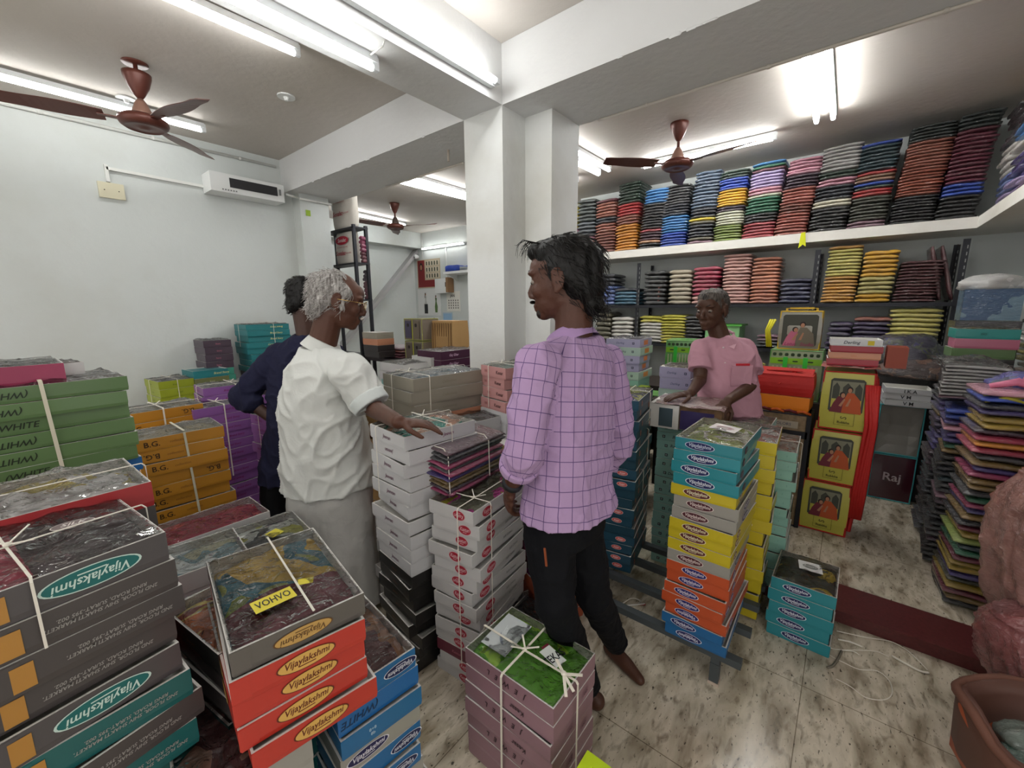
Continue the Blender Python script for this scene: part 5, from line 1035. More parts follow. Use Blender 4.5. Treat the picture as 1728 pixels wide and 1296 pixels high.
for i, (x, y, z, r, cname) in enumerate(((-.05, .02, .2, .09, '#5f7066'), (.07, .05, .2, .08, '#1c2148'), (.02, -.08, .19, .08, '#2a2430'), (-.09, -.05, .19, .06, '#1f4a3a'))):
    o = lump('cloth_item', ['grey green wrapped item in the corner bag', 'navy wrapped item in the corner bag', 'dark wrapped item in the corner bag', 'dark green wrapped item in the corner bag'][i], (.62+x, 1.74+y, z), (r, r*.8, r*.6), cloth('item '+cname, cname, None, None, 5), 'packet', i)
# loose twine on the floor, film scrap, pen
def strand(label, pts, r=.0022, name='loose_twine', m=STR, z=.004):
    P = [Vector((*onz(x, y, 0)[:2], z+(.004 if i % 3 == 1 else 0))) for i, (x, y) in enumerate(pts)]; Q = []
    for i in range(len(P)-1):
        p0, p1, p2, p3 = P[max(i-1, 0)], P[i], P[i+1], P[min(i+2, len(P)-1)]
        for k in range(5): t = k/5; Q.append(.5*((2*p1)+(p2-p0)*t+(2*p0-5*p1+4*p2-p3)*t*t+(3*p1-p0-3*p2+p3)*t**3))
    Q.append(P[-1]); q = MB(); q.tube(Q, r, 6); return tag(q.obj(name, m, smooth=True), label, 'twine')
strand('pale loose twine curling on the floor before the maroon step, long outer piece', [(1412, 1066), (1460, 1078), (1500, 1083), (1525, 1095), (1545, 1113), (1565, 1132)])
strand('short bright flat twine end on the floor near the maroon step', [(1505, 1108), (1530, 1124), (1553, 1134), (1567, 1137)], .0045)
strand('pale loose twine on the floor with a knot, left piece', [(1354, 1071), (1384, 1085), (1402, 1095), (1420, 1098), (1440, 1102), (1450, 1107)])
strand('pale loose twine curving round to the right on the floor', [(1385, 1087), (1400, 1108), (1425, 1120), (1450, 1131), (1480, 1135), (1500, 1150), (1505, 1172), (1490, 1184), (1460, 1178), (1435, 1160), (1410, 1148)], .0018)
strand('thin twine arching between the others on the floor', [(1420, 1098), (1455, 1100), (1480, 1101), (1500, 1110)], .0018)
strand('small dark knot of twine on the floor', [(1420, 1100), (1414, 1114), (1405, 1125), (1396, 1128)], .005, m=mat('dull twine', '#7a7468'))
strand('bright flat scrap of twine lying on the floor', [(1414, 1080), (1435, 1086), (1455, 1093)], .0035)
strand('white twine scrap between the rails of the steel stand', [(1045, 1024), (1065, 1012), (1080, 1015), (1075, 1022)], .003)
e = strand('white and red pen lying on the floor under the steel stand', [(1058, 1023), (1088, 1021)], .004, 'pen', mat('white pen', '#c9c6c0')); q = MB(); a = onz(1080, 1021, 0); b = onz(1089, 1021, 0); q.tube([(a.x, a.y, .0045), (b.x, b.y, .0045)], .0048, 8); q.obj('pen_cap', mat('red cap', '#8c1f1f'), e); e['category'] = 'pen'
v, f = grid(.14, .12, 14, 12, lambda x, y: .012+.02*noise.noise(Vector((x*30, y*30, 0)))); q = MB(); q.add(v, f); p = onz(1288, 1030, 0)
tag(q.obj('plastic_film', FILM, smooth=True, loc=(p.x, p.y, .01)), 'small crumpled clear film scrap beside the blue and orange stack', 'film')
# ---------------------------------------------------------------- rack with white printed bags beside the pilaster
e = tag(empty('bag_rack', (-4.43, 2.59, 0)), 'dark slotted steel rack holding white bags beside the pilaster', 'rack')
for x in (-.31, .31):
    for y in (-.1, .04): q = MB(); q.bar((x, y, 0), (x, y, 2.36), .03, .03); q.obj('upright', STEEL, e)
for z in (2.34, 1.98, 1.6, 1.0): q = MB(); q.box(-.33, .33, -.115, .055, z-.015, z); q.obj('shelf_tray', STEEL, e)
def sack(label, c, w, h, d=.16, txt=True):
    e = tag(empty('printed_sack', c), label, 'bag'); q = MB(); nz_, seg = 14, 32
    for i in range(nz_+1):
        t = i/nz_; s = 1-.10*abs(2*t-1)**4
        for j in range(seg):
            a = 2*PI*j/seg; ca, sa = math.cos(a), math.sin(a); k = s*(1+.035*noise.noise(Vector((ca*3, sa*3, t*5+h*9))))
            q.v.append((math.copysign(abs(ca)**.5, ca)*w/2*k, math.copysign(abs(sa)**.6, sa)*d/2*k*(1-.25*t*t), h*t))
    for i in range(nz_):
        for j in range(seg): a, b = i*seg+j, i*seg+(j+1) % seg; q.f.append((a, b, b+seg, a+seg)); q.m.append(0)
    q.f.append(tuple(reversed(range(seg)))); q.f.append(tuple(nz_*seg+j for j in range(seg))); q.m += [0, 0]
    q.obj('sack_body', mat('white cotton sack', '#c4bfb6', .8, bump=.5, bs=18), e, smooth=True)
    q = MB(); y = -d/2-.006; T = Matrix.Translation((0, y, h*.74)) @ Matrix.Rotation(PI/2, 4, 'X')
    q.add([T @ Vector((.085*w/.34*math.cos(t*PI/14)*1.35, .045*math.sin(t*PI/14), 0)) for t in range(28)], [tuple(range(28))], 0)
    place_text(q, 'Sonalac', T @ Matrix.Translation((0, 0, .001)), .038, w*.5, 1, 'i'); T2 = Matrix.Translation((0, 0, -h*.40)); place_text(q, 'Sonalac', T2 @ T @ Matrix.Translation((-.04, 0, 0)), .045, w*.5, 0, 'i'); place_text(q, 'SILKS & SAREES', T2 @ T @ Matrix.Translation((w*.3, -.004, 0)), .014, w*.3, 0)
    place_text(q, 'NO. 12 MAIN ROAD, ERODE', T @ Matrix.Translation((0, -.07, 0)), .012, w*.7, 0)
    q.obj('printed_lettering', [mat('red print', '#a3182f', .6), mat('white print', '#dcd6d2', .6)], e)
sack('white cotton bag with red oval print on top of the rack', (-4.38, 2.565, 2.342), .40, .46, .13)
sack('white cotton bag with red oval print on the upper rack shelf', (-4.385, 2.565, 1.982), .38, .33, .12)
packets('of the dark pile at the bag rack side', -4.22, -4.11, 2.62, 1.602, .04, 'wi3 mr2 dp3', .02, seed=90, grp='packets on the bag rack')
packets('of the magenta pile beside the white bag', -4.16, -4.11, 2.56, 1.982, .04, 'wi3 mg4', .07, seed=91, grp='packets on the bag rack')
# picture boxes and kraft bag in the far left room
stack('of the dark picture stack beyond the old man', (-3.72, 2.42), 'se', 1.26, .26, .2, 1.0, [('khak', 1), ('peac', 1), ('blph', 2)], 0, .008, seed=92)
q = MB(); q.box(-.75, .75, -.22, .28, .94, .98); [q.box(x-.02, x+.02, y-.02, y+.02, 0, .94) for x in (-.7, .7) for y in (-.18, .24)]
tag(q.obj('stock_table', mat('dark steel table', '#3a3436', .5), loc=(-3.5, 2.78, 0)), 'long dark table carrying stock in the far left room', 'table')
def pic(label, c, w, h, d, cols):
    def dec(e, w, d, h):
        q = MB(); y = -d/2-.013
        for k in range(2): q.box(-w*.42+k*w*.45, -w*.05+k*w*.45, y-.001, y, h*.1, h*.9, k)
        for k in range(2): q.ell((-w*.24+k*w*.45, y-.001, h*.7), (w*.07, .001, h*.1), n=5, mi=2); 
        q.box(w*.0-.004, w*.0+.01, y-.002, y-.001, 0, h, 3); q.obj('printed_picture', [mat('printed '+cols[0], cols[0]), mat('printed '+cols[1], cols[1]), HR2, mat('olive band', '#9a9a3a')], e)
    pbag('picture_carton', label, c, w, d, h, 0, mat('grey picture carton', '#7a7064', .5, coat=.4), mat('olive piping', '#8a8a4a'), dec, bulge=.003, cat='carton')
pic('upper picture carton of women on the far table', (-3.36, 2.70, 1.19), .27, .21, .2, ('#4a4458', '#6a5f52'))
pic('lower picture carton of women on the far table', (-3.36, 2.70, .98), .27, .2, .2, ('#5a5048', '#4f4a44'))
def kr(e, w, d, h):
    q = MB(); [q.box(-w*.45+i*w*.11, -w*.41+i*w*.11, -d/2-.0135, -d/2-.0125, .02, h-.02) for i in range(9)]; q.obj('printed_stripe', mat('brown stripe', '#7a5a36'), e)
pbag('kraft_bag', 'striped kraft brown bag on the far table near the pillar', (-3.07, 2.82, .98), .29, .2, .40, 0, mat('kraft card', '#a98556', .6), None, kr)
packets('of the low dark pile on the far table', -4.15, -3.62, 2.62, .982, .03, 'wi2 br1 mv1', .3, seed=93, grp='packets on the far table')
packets('of the teal pile on the far table', -3.86, -3.6, 2.95, .982, .04, 'tl3 tb1', .2, seed=94, grp='packets on the far table')
q = MB(); q.box(-.6, .6, -.25, .25, .80, .84); [q.box(x-.02, x+.02, y-.02, y+.02, 0, .8) for x in (-.55, .55) for y in (-.2, .2)]
tag(q.obj('stock_table', mat('dark brown desk', '#33231f', .5), loc=(-4.1, 4.4, 0)), 'dark desk under the poster wall near the pillar', 'table')
packets('of the brown pile on the far desk', -4.1, -3.7, 4.3, .842, .05, 'br2 dp2', .3, seed=95, grp='packets on the far desk')
# ---------------------------------------------------------------- people
RH = Vector((math.cos(YAW), math.sin(YAW), 0)); AW = Vector((-math.sin(YAW), math.cos(YAW), 0)); UP = Vector((0, 0, 1))
def remesh(mb, vox, smooth=3):
    me = mb.mesh('raw'); o = bpy.data.objects.new('raw', me); C.objects.link(o)
    md = o.modifiers.new('r', 'REMESH'); md.mode = 'VOXEL'; md.voxel_size = vox
    if smooth: s = o.modifiers.new('s', 'SMOOTH'); s.iterations = smooth; s.factor = .6
    bpy.context.view_layer.update()
    out = bpy.data.meshes.new_from_object(o.evaluated_get(bpy.context.evaluated_depsgraph_get()))
    bpy.data.objects.remove(o); bpy.data.meshes.remove(me)
    out.polygons.foreach_set('use_smooth', [True]*len(out.polygons)); return out
def limb(mb, pts, rs, seg=14, sq=None):
    """tapered limb with round ends"""
    P = [Vector(p) for p in pts]; Q = []; R = []
    for i in range(len(P)-1):
        for k in range(4): t = k/4; Q.append(P[i].lerp(P[i+1], t)); R.append(rs[i]+(rs[i+1]-rs[i])*t)
    Q.append(P[-1]); R.append(rs[-1]); mb.tube(Q, R, seg, sq=sq)
    for p, r in ((P[0], rs[0]), (P[-1], rs[-1])): mb.ell(p, (r, r, r), n=7)
    for p, r in list(zip(P, rs))[1:-1]: mb.ell(p, (r, r, r), n=7)
def frame(face, tilt=0, roll=0):
    """head/hand frame: x = face direction, z = up"""
    f = Vector(face).normalized(); l = UP.cross(f).normalized(); q = Quaternion(l, tilt); f = q @ f; u = f.cross(l).normalized()
    q = Quaternion(f, roll); l = q @ l; u = q @ u
    return Matrix(((f.x, l.x, u.x), (f.y, l.y, u.y), (f.z, l.z, u.z)))
def sleeve(mb, a, b, r0, r1):
    P = [Vector(a).lerp(Vector(b), t/6) for t in range(7)]; mb.tube(P, [r0+(r1-r0)*t/6 for t in range(7)], 22); mb.ell(a, (r0,)*3, n=8)
def collar(c, side, fwd, s):
    f = (fwd*.86-UP*.5).normalized(); u = side.cross(f).normalized(); u = u if u.z > 0 else -u; c = c+fwd*.005
    return [(c-u*.015+fwd*.0, side, f, .092*s, .098*s, .090*s), (c+u*.020, side, f, .080*s, .088*s, .080*s), (c+u*.040, side, f, .074*s, .083*s, .074*s), (c+u*.044, side, f, .068*s, .077*s, .069*s), (c+u*.01, side, f, .070*s, .08*s, .072*s)]
def head_parts(mb, c, M, s=1.0, jaw=1.0, nose=1.0):
    T = lambda x, y, z: Vector(c)+M @ (Vector((x, y, z))*s)
    def E(p, r, n=9): mb.ell(T(*p), [k*s for k in r], M, n)
    E((-.012, 0, .035), (.098, .076, .092), 12); E((.02, 0, .0), (.075, .068, .09)); E((.036, 0, -.045), (.056, .054*jaw, .062)); E((.068, 0, -.088), (.022, .026, .020))
    E((.0, 0, -.05), (.07, .056*jaw, .045))
    for y in (-1, 1):
        E((.066, y*.034, -.018), (.026, .024, .026)); E((.083, y*.033, .034), (.016, .026, .009)); E((.092, y*.012, -.034), (.012, .009, .008))
        # ear: helix, lobe
        E((-.002, y*.079, .002), (.020, .007, .032), 7); E((.002, y*.079, -.026), (.011, .007, .013), 6)
        mb.tube([T(-.002+.02*math.cos(a)*1.0, y*.085, .004+.031*math.sin(a)) for a in [.6+i*.62 for i in range(7)]], .0042*s, 6)
    mb.tube([T(.086, 0, .03), T(.092, 0, .008), T(.108*nose, 0, -.024)], [.012*s, .010*s, .0115*s], 8); E((.103*nose, 0, -.030), (.012, .014, .010), 7); E((.074, 0, .016), (.017, .05, .026)); E((.06, 0, .045), (.04, .055, .045))
    E((.090, 0, -.061), (.011, .024, .0065), 7); E((.088, 0, -.073), (.011, .021, .0075), 7)
def hand(mb, w, d, n, thumb=1, curl=.35, s=1.0, spread=.09, L=None):
    """w wrist, d finger direction, n back-of-hand normal, thumb = +1/-1 side; five bent fingers"""
    w, d, n = Vector(w), Vector(d).normalized(), Vector(n).normalized(); n = (n-d*n.dot(d)).normalized(); sd = d.cross(n)*thumb
    palm = [w, w+d*.03*s, w+d*.085*s]; mb.tube(palm, [.026*s, .034*s, .040*s], 12, sq=None) if 0 else None
    for t, wd_, th in ((.0, .024, .019), (.03, .034, .018), (.06, .040, .016), (.082, .041, .014)):
        M = Matrix(((d.x, sd.x, n.x), (d.y, sd.y, n.y), (d.z, sd.z, n.z))); mb.ell(w+d*t*s, (.024*s, wd_*s, th*s), M, 8)
    for k, (off, ln) in enumerate(((.031, .072), (.011, .081), (-.010, .076), (-.030, .060))):
        b = w+(d*.088+sd*off)*s; dd = (d+sd*(off*3.2*spread/.09*.9)).normalized(); a = curl*(1+.18*k); p = [b]; r = [.0098*s]; ang = 0
        for q_, f in enumerate((.45, .31, .24)):
            ang += a*(.9, 1.0, .7)[q_]; dir_ = (dd*math.cos(ang)-n*math.sin(ang)).normalized(); p.append(p[-1]+dir_*ln*f*s); r.append((.009, .0082, .0068)[q_]*s)
        limb(mb, p, r, 9)
    b = w+(d*.022+sd*.028-n*.006)*s; t1 = (d*.65+sd*.75-n*.25).normalized(); t2 = (d*.9+sd*.35-n*.35).normalized()
    limb(mb, [b-sd*.012*s, b+t1*.034*s, b+t1*.034*s+t2*.03*s, b+t1*.034*s+t2*.053*s], [.014*s, .0118*s, .0105*s, .0085*s], 9)
def ring_loft(mb, secs, seg=40, p=2.3, cap=True):
    """secs: (centre, side axis, forward axis, rx, ry front, ry back)"""
    k = len(mb.v)
    for c, sx, fy, rx, rf, rb in secs:
        for j in range(seg):
            a = 2*PI*j/seg; ca, sa = math.cos(a), math.sin(a); x = math.copysign(abs(ca)**(2/p), ca)*rx; y = math.copysign(abs(sa)**(2/p), sa)*(rf if sa > 0 else rb)
            mb.v.append(tuple(Vector(c)+Vector(sx)*x+Vector(fy)*y))
    n = len(secs)
    for i in range(n-1):
        for j in range(seg): a, b = k+i*seg+j, k+i*seg+(j+1) % seg; mb.f.append((a, b, b+seg, a+seg)); mb.m.append(0)
    if cap: mb.f.append(tuple(k+j for j in reversed(range(seg)))); mb.f.append(tuple(k+(n-1)*seg+j for j in range(seg))); mb.m += [0, 0]
def wrinkle(me, amp, f1=(9, 9, 5), f2=(26, 26, 14), seed=0, keep=None):
    me.update(); co = [v.co.copy() for v in me.vertices]; no = [v.normal.copy() for v in me.vertices]
    for v, p, n in zip(me.vertices, co, no):
        a = noise.noise(Vector((p.x*f1[0]+p.z*3, p.y*f1[1]-p.z*3, p.z*f1[2]+seed))); b = noise.noise(Vector((p.x*f2[0]+p.z*10, p.y*f2[1]-p.z*8, p.z*f2[2]+seed+5)))
        r = max(0, 1-abs(a)*3.2)**1.6; r2 = max(0, 1-abs(b)*3.2)**1.5; v.co = p+n*amp*(r*1.0+r2*.55-.5)
def bake_cloth_coord(me, bones):
    """attribute 'cloth': round-the-limb and along-the-limb distances, for woven checks"""
    at = me.attributes.new('cloth', 'FLOAT_VECTOR', 'POINT'); out = []
    for v in me.vertices:
        best = None
        for (a, b, r, ref) in bones:
            ab = b-a; t = max(0, min(1, (v.co-a).dot(ab)/ab.length_squared)); q = a+ab*t; d = (v.co-q).length-r
            if best is None or d < best[0]: best = (d, a, ab, r, ref)
        d, a, ab, r, ref = best; ax = ab.normalized(); rel = v.co-a; z = rel.dot(ax); rad = rel-ax*z; x_ = (ref-ax*ref.dot(ax)).normalized(); y_ = ax.cross(x_)
        out += [math.atan2(rad.dot(y_), rad.dot(x_))*r, z, 0]
    at.data.foreach_set('vector', out)
def fabric(name, col, bump=.35, check=None, fine=900, rough=.85):
    m, nt, b = nodes(name); L = nt.links.new; tc = N(nt, 'ShaderNodeTexCoord').outputs['Object']
    b.inputs['Base Color'].default_value = lin(col); b.inputs['Roughness'].default_value = rough; b.inputs['Specular IOR Level'].default_value = .2; b.inputs['Sheen Weight'].default_value = 0
    a = N(nt, 'ShaderNodeTexNoise'); a.inputs['Scale'].default_value = 14; a.inputs['Detail'].default_value = 6; a.inputs['Distortion'].default_value = .8; L(tc, a.inputs['Vector'])
    bp = N(nt, 'ShaderNodeBump'); bp.inputs['Strength'].default_value = bump; bp.inputs['Distance'].default_value = .02; L(a.outputs['Fac'], bp.inputs['Height']); L(bp.outputs[0], b.inputs['Normal'])
    if check:
        at = N(nt, 'ShaderNodeAttribute'); at.attribute_name = 'cloth'; sx = N(nt, 'ShaderNodeSeparateXYZ'); L(at.outputs['Vector'], sx.inputs[0]); acc = None
        for ch_ in (0, 1):
            d1 = N(nt, 'ShaderNodeMath', operation='DIVIDE'); d1.inputs[1].default_value = check[1][ch_]; L(sx.outputs[ch_], d1.inputs[0])
            fr = N(nt, 'ShaderNodeMath', operation='FRACT'); L(d1.outputs[0], fr.inputs[0])
            lt = N(nt, 'ShaderNodeMath', operation='LESS_THAN'); lt.inputs[1].default_value = check[2]/check[1][ch_]; L(fr.outputs[0], lt.inputs[0])
            if acc is None: acc = lt.outputs[0]
            else: mx = N(nt, 'ShaderNodeMath', operation='MAXIMUM'); L(acc, mx.inputs[0]); L(lt.outputs[0], mx.inputs[1]); acc = mx.outputs[0]
        mx = N(nt, 'ShaderNodeMix', data_type='RGBA'); mx.inputs[6].default_value = lin(col); mx.inputs[7].default_value = lin(check[0]); L(acc, mx.inputs[0]); L(mx.outputs[2], b.inputs['Base Color'])
    return m
def hairmat(name, c1, c2, rough=.45):
    m, nt, b = nodes(name); L = nt.links.new; tc = N(nt, 'ShaderNodeTexCoord').outputs['Object']
    mp = N(nt, 'ShaderNodeMapping'); mp.inputs['Scale'].default_value = (1, 1, .22); L(tc, mp.inputs['Vector'])
    a = N(nt, 'ShaderNodeTexNoise'); a.inputs['Scale'].default_value = 110; a.inputs['Detail'].default_value = 4; L(mp.outputs[0], a.inputs['Vector'])
    r = N(nt, 'ShaderNodeValToRGB'); r.color_ramp.elements[0].position = .35; r.color_ramp.elements[1].position = .7
    r.color_ramp.elements[0].color = lin(c1); r.color_ramp.elements[1].color = lin(c2); L(a.outputs['Fac'], r.inputs[0]); L(r.outputs[0], b.inputs['Base Color'])
    bp = N(nt, 'ShaderNodeBump'); bp.inputs['Strength'].default_value = .6; bp.inputs['Distance'].default_value = .004; L(a.outputs['Fac'], bp.inputs['Height']); L(bp.outputs[0], b.inputs['Normal'])
    b.inputs['Roughness'].default_value = rough; b.inputs['Specular IOR Level'].default_value = .25; return m
def hair(parent, c, M, s, m, lumps, strands=160, ln=.03, seed=0, back=.0, hl=None, wild=.3, name='hair'):
    T = lambda x, y, z: Vector(c)+M @ (Vector((x, y, z))*s); rnd = random.Random(seed)
    q = MB()
    for p, r in lumps: q.ell(T(*p), [k*s for k in r], M, 10)
    me = remesh(q, .0045, 2)
    me.update(); no = [v.normal.copy() for v in me.vertices]
    for v, n in zip(me.vertices, no):
        l = M.transposed() @ (v.co-Vector(c)); v.co += n*.004*s*noise.noise(Vector((l.x*30, l.y*30, l.z*14+seed)))*2
    q = MB(); vs = [v.co.copy() for v in me.vertices]; ns = [v.normal.copy() for v in me.vertices]
    for k in range(strands):
        i = rnd.randrange(len(vs)); p, n = vs[i], ns[i]; l = M.transposed() @ (p-Vector(c))
        if hl and not hl(l/s): continue
        dn = (M @ Vector((-.55, .2*math.copysign(1, l.y), -.6)))+Vector((rnd.uniform(-1, 1), rnd.uniform(-1, 1), rnd.uniform(-1, 1)))*wild
        dn = (dn-n*dn.dot(n)*.8).normalized(); P = [p-n*.003, p+dn*ln*.35+n*.0035, p+dn*ln*.7+n*.004*(1+rnd.random()), p+dn*ln*(.9+.4*rnd.random())+n*.003*rnd.uniform(-1, 3)]
        q.tube(P, [.0011, .0012, .0009, .0004], 4, cap=False)
    k = len(me.vertices); v0 = [tuple(v.co) for v in me.vertices]; f0 = [tuple(p.vertices) for p in me.polygons]; bpy.data.meshes.remove(me)
    q2 = MB(); q2.add(v0, f0); q2.add(q.v, q.f); return q2.obj(name, m, parent, smooth=True)
def eyes(parent, c, M, s=1.0, look=(1, 0, -.2)):
    T = lambda x, y, z: Vector(c)+M @ (Vector((x, y, z))*s)
    for y in (-1, 1):
        q = MB(); p = T(.0800, y*.032, .008); q.ell(p, (.0115*s, .0125*s, .0085*s), None, 8, 0); d = (M @ Vector(look)).normalized(); q.ell(p+d*.0055*s, (.0078*s, .0078*s, .0068*s), None, 6, 1); q.obj('eye', [mat('eye white', '#7d736a', .4), mat('dark iris', '#160e0b', .2)], parent, smooth=True)
def brows(parent, c, M, s, m):
    T = lambda x, y, z: Vector(c)+M @ (Vector((x, y, z))*s)
    for y in (-1, 1): q = MB(); q.tube([T(.096, y*.014, .034), T(.093, y*.034, .041), T(.078, y*.054, .034)], [.003*s, .0042*s, .002*s], 6); q.obj('eyebrow', m, parent, smooth=True)
def addmesh(name, me, m, parent): me.materials.clear(); me.materials.append(m); o = bpy.data.objects.new(name, me); C.objects.link(o); o.parent = parent; return o
BASES = []
def person(label, base):
    e = empty('person', (base[0], base[1], 0)); tag(e, label, 'person'); BASES.append(e); return e
def settle(e):
    """children were built in world space: move their meshes into the person's own frame"""
    inv = Matrix.Translation(-e.location)
    for ch_ in e.children_recursive: ch_.data.transform(inv)
# ---- 1: man in the lavender checked shirt, seen from behind, weight on one leg
def lavender():
    D = 1.42; hc = W(951, 476, D-.02); face = (-RH*.93+AW*.36).normalized(); M = frame(face, .10); S = 1.12
    e = person('man in a lavender checked shirt and dark jeans, seen from behind', W(955, 860, D)[:2]); sk = SKIN[1]
    nb = W(968, 573, D+.01)
    ls, rs = W(905, 618, 1.27), W(1024, 612, 1.56); le, lw = W(884, 765, 1.25), W(862, 822, 1.36); re_, rw = W(1046, 745, 1.60), W(1000, 815, 1.72)
    hip = W(952, 870, D+.02); side = (rs-ls).normalized(); side.z = 0; side.normalize(); fwd = UP.cross(side).normalized()
    lh, rh = hip-side*.075, hip+side*.075
    la = onz(992, 1165, .07); la = Vector((la.x, la.y, .085)); lk = W(936, 1015, 1.36); ra = Vector((*onz(1040, 1092, .07)[:2], .085)); rk = W(1002, 1005, 1.55)
    q = MB(); head_parts(q, hc, M, S); limb(q, [hc+M @ Vector((-.03, 0, -.06)), nb-UP*.02], [.062, .066])
    limb(q, [nb-UP*.13, W(958, 720, D), hip], [.085, .095, .10]); limb(q, [ls, nb-UP*.09, rs], [.045, .055, .045])
    for a, b, c in ((ls, le, lw), (rs, re_, rw)): limb(q, [a, b, c], [.047, .038, .026])
    hand(q, lw, (lw-le).normalized()*.6+Vector((0, 0, -.5))+AW*.25, -RH-AW*.3, 1, .45, 1.0); hand(q, rw, -RH*.9+AW*.2-UP*.1, AW, 1, .5, .95)
    for h_, k, a in ((lh, lk, la), (rh, rk, ra)): limb(q, [h_, k, a], [.08, .052, .035])
    for a, d in ((la, -RH*.8+AW*.4), (ra, RH*.35-AW*.6)):
        d = Vector(d); d.z = 0; d.normalize(); limb(q, [a-UP*.045-d*.035, a-UP*.05+d*.06, a-UP*.06+d*.135], [.032, .03, .02])
    addmesh('body', remesh(q, .0055, 3), sk, e)
    # shirt
    q = MB(); T = lambda t, w, f, b, dx=0: (W(960, 860, D).lerp(nb, t)+fwd*dx, side, fwd, w, f, b)
    ring_loft(q, [T(.0, .188, .142, .137), T(.06, .182, .14, .13), T(.2, .168, .13, .118), T(.45, .175, .125, .118), T(.68, .19, .12, .115), T(.84, .19, .10, .11), T(.93, .15, .085, .10), T(1.02, .085, .078, .085)])
    limb(q, [ls, le], [.070, .060]); sleeve(q, le, le.lerp(lw, .40), .062, .058); limb(q, [rs, re_], [.070, .060]); limb(q, [re_, re_.lerp(rw, .4)], [.062, .055]); limb(q, [ls, nb-UP*.035, rs], [.062, .07, .062])
    me = remesh(q, .007, 6); wrinkle(me, .009, (6, 6, 5), (14, 14, 9), 2)
    a0 = W(960, 950, D); bake_cloth_coord(me, [(a0, nb, .17, fwd), (ls, le, .075, RH), (le, le.lerp(lw, .4), .06, RH), (rs, re_, .075, RH)])
    LM_ = fabric('lavender checked cotton', '#a58aae', .25, ('#54406c', (.042, .046), .0022)); addmesh('shirt', me, LM_, e)
    q = MB(); up = (hc-nb).normalized(); cf = face
    ring_loft(q, collar(nb-UP*.005, side, fwd, 1.0), 32, 2.1, False)
    q.obj('collar', fabric('lavender collar', '#9c80a8', .15), e, smooth=True)
    q = MB(); q.tube([le.lerp(lw, .28), le.lerp(lw, .44)], [.064, .062], 28); cm = remesh(q, .005, 2); bake_cloth_coord(cm, [(le, lw, .06, RH)]); addmesh('sleeve_cuff', cm, LM_, e)
    # jeans
    q = MB(); ring_loft(q, [(hip+UP*.05, side, fwd, .15, .115, .12), (hip-UP*.06, side, fwd, .155, .112, .125)])
    for h_, k, a in ((lh, lk, la), (rh, rk, ra)): limb(q, [h_-UP*.03, k], [.092, .066]); sleeve(q, k, a+UP*.0, .066, .048)
    me = remesh(q, .008, 5); wrinkle(me, .005, (9, 9, 9), (20, 20, 16), 7); addmesh('jeans', me, fabric('black blue denim', '#08090e', .3), e)
    p = W(919, 925, D-.17); q = MB(); q.bar(p, p-UP*.06+RH*.006, .006, .004); q.obj('pocket_trim', mat('orange trim', '#8a4526'), e)
    hb = hairmat('black wavy hair', '#050404', '#151312')
    hair(e, hc, M, S, hb, [((-.026, 0, .042), (.100, .083, .094)), ((.0, 0, .082), (.088, .068, .055)), ((.055, .0, .098), (.045, .05, .030)), ((-.075, 0, -.02), (.045, .07, .075)), ((-.085, 0, -.075), (.032, .055, .035)), ((-.02, .07, .02), (.030, .014, .03)), ((-.02, -.07, .02), (.030, .014, .03)), ((-.045, 0, .0), (.055, .081, .075))], 700, .045, 3, hl=lambda l: l.x < .085, wild=.45)
    q = MB(); rnd = random.Random(4); T2 = lambda x, y, z: hc+M @ (Vector((x, y, z))*S)
    for k in range(26): y = rnd.uniform(-.045, .045); a = rnd.uniform(.0, .02); q.tube([T2(.05, y, .115), T2(.085+a, y, .125+a*.5), T2(.105+a, y*1.1, .11+rnd.uniform(-.015, .02)), T2(.112+a, y*1.1, .095+rnd.uniform(-.02, .03))], [.0012, .0012, .0009, .0004], 4, cap=False)
    q.obj('loose_hair', hb, e); brows(e, hc, M, S, hb); eyes(e, hc, M, S)
    q = MB(); q.ell(T2(.102, 0, -.049), (.008, .028, .0065), M, 7); q.obj('moustache', hb, e, smooth=True); q = MB(); q.ell(T2(.078, 0, -.086), (.016, .03, .020), M, 7); q.obj('beard', hairmat('short beard', '#17110f', '#3a2a22'), e, smooth=True)
    wp = le.lerp(lw, .86); ax = (lw-le).normalized(); q = MB(); q.tube([wp-ax*.009, wp+ax*.009], .034, 16); q.obj('watch_strap', mat('black strap', '#15151b', .6), e, smooth=True)
    settle(e)
lavender()
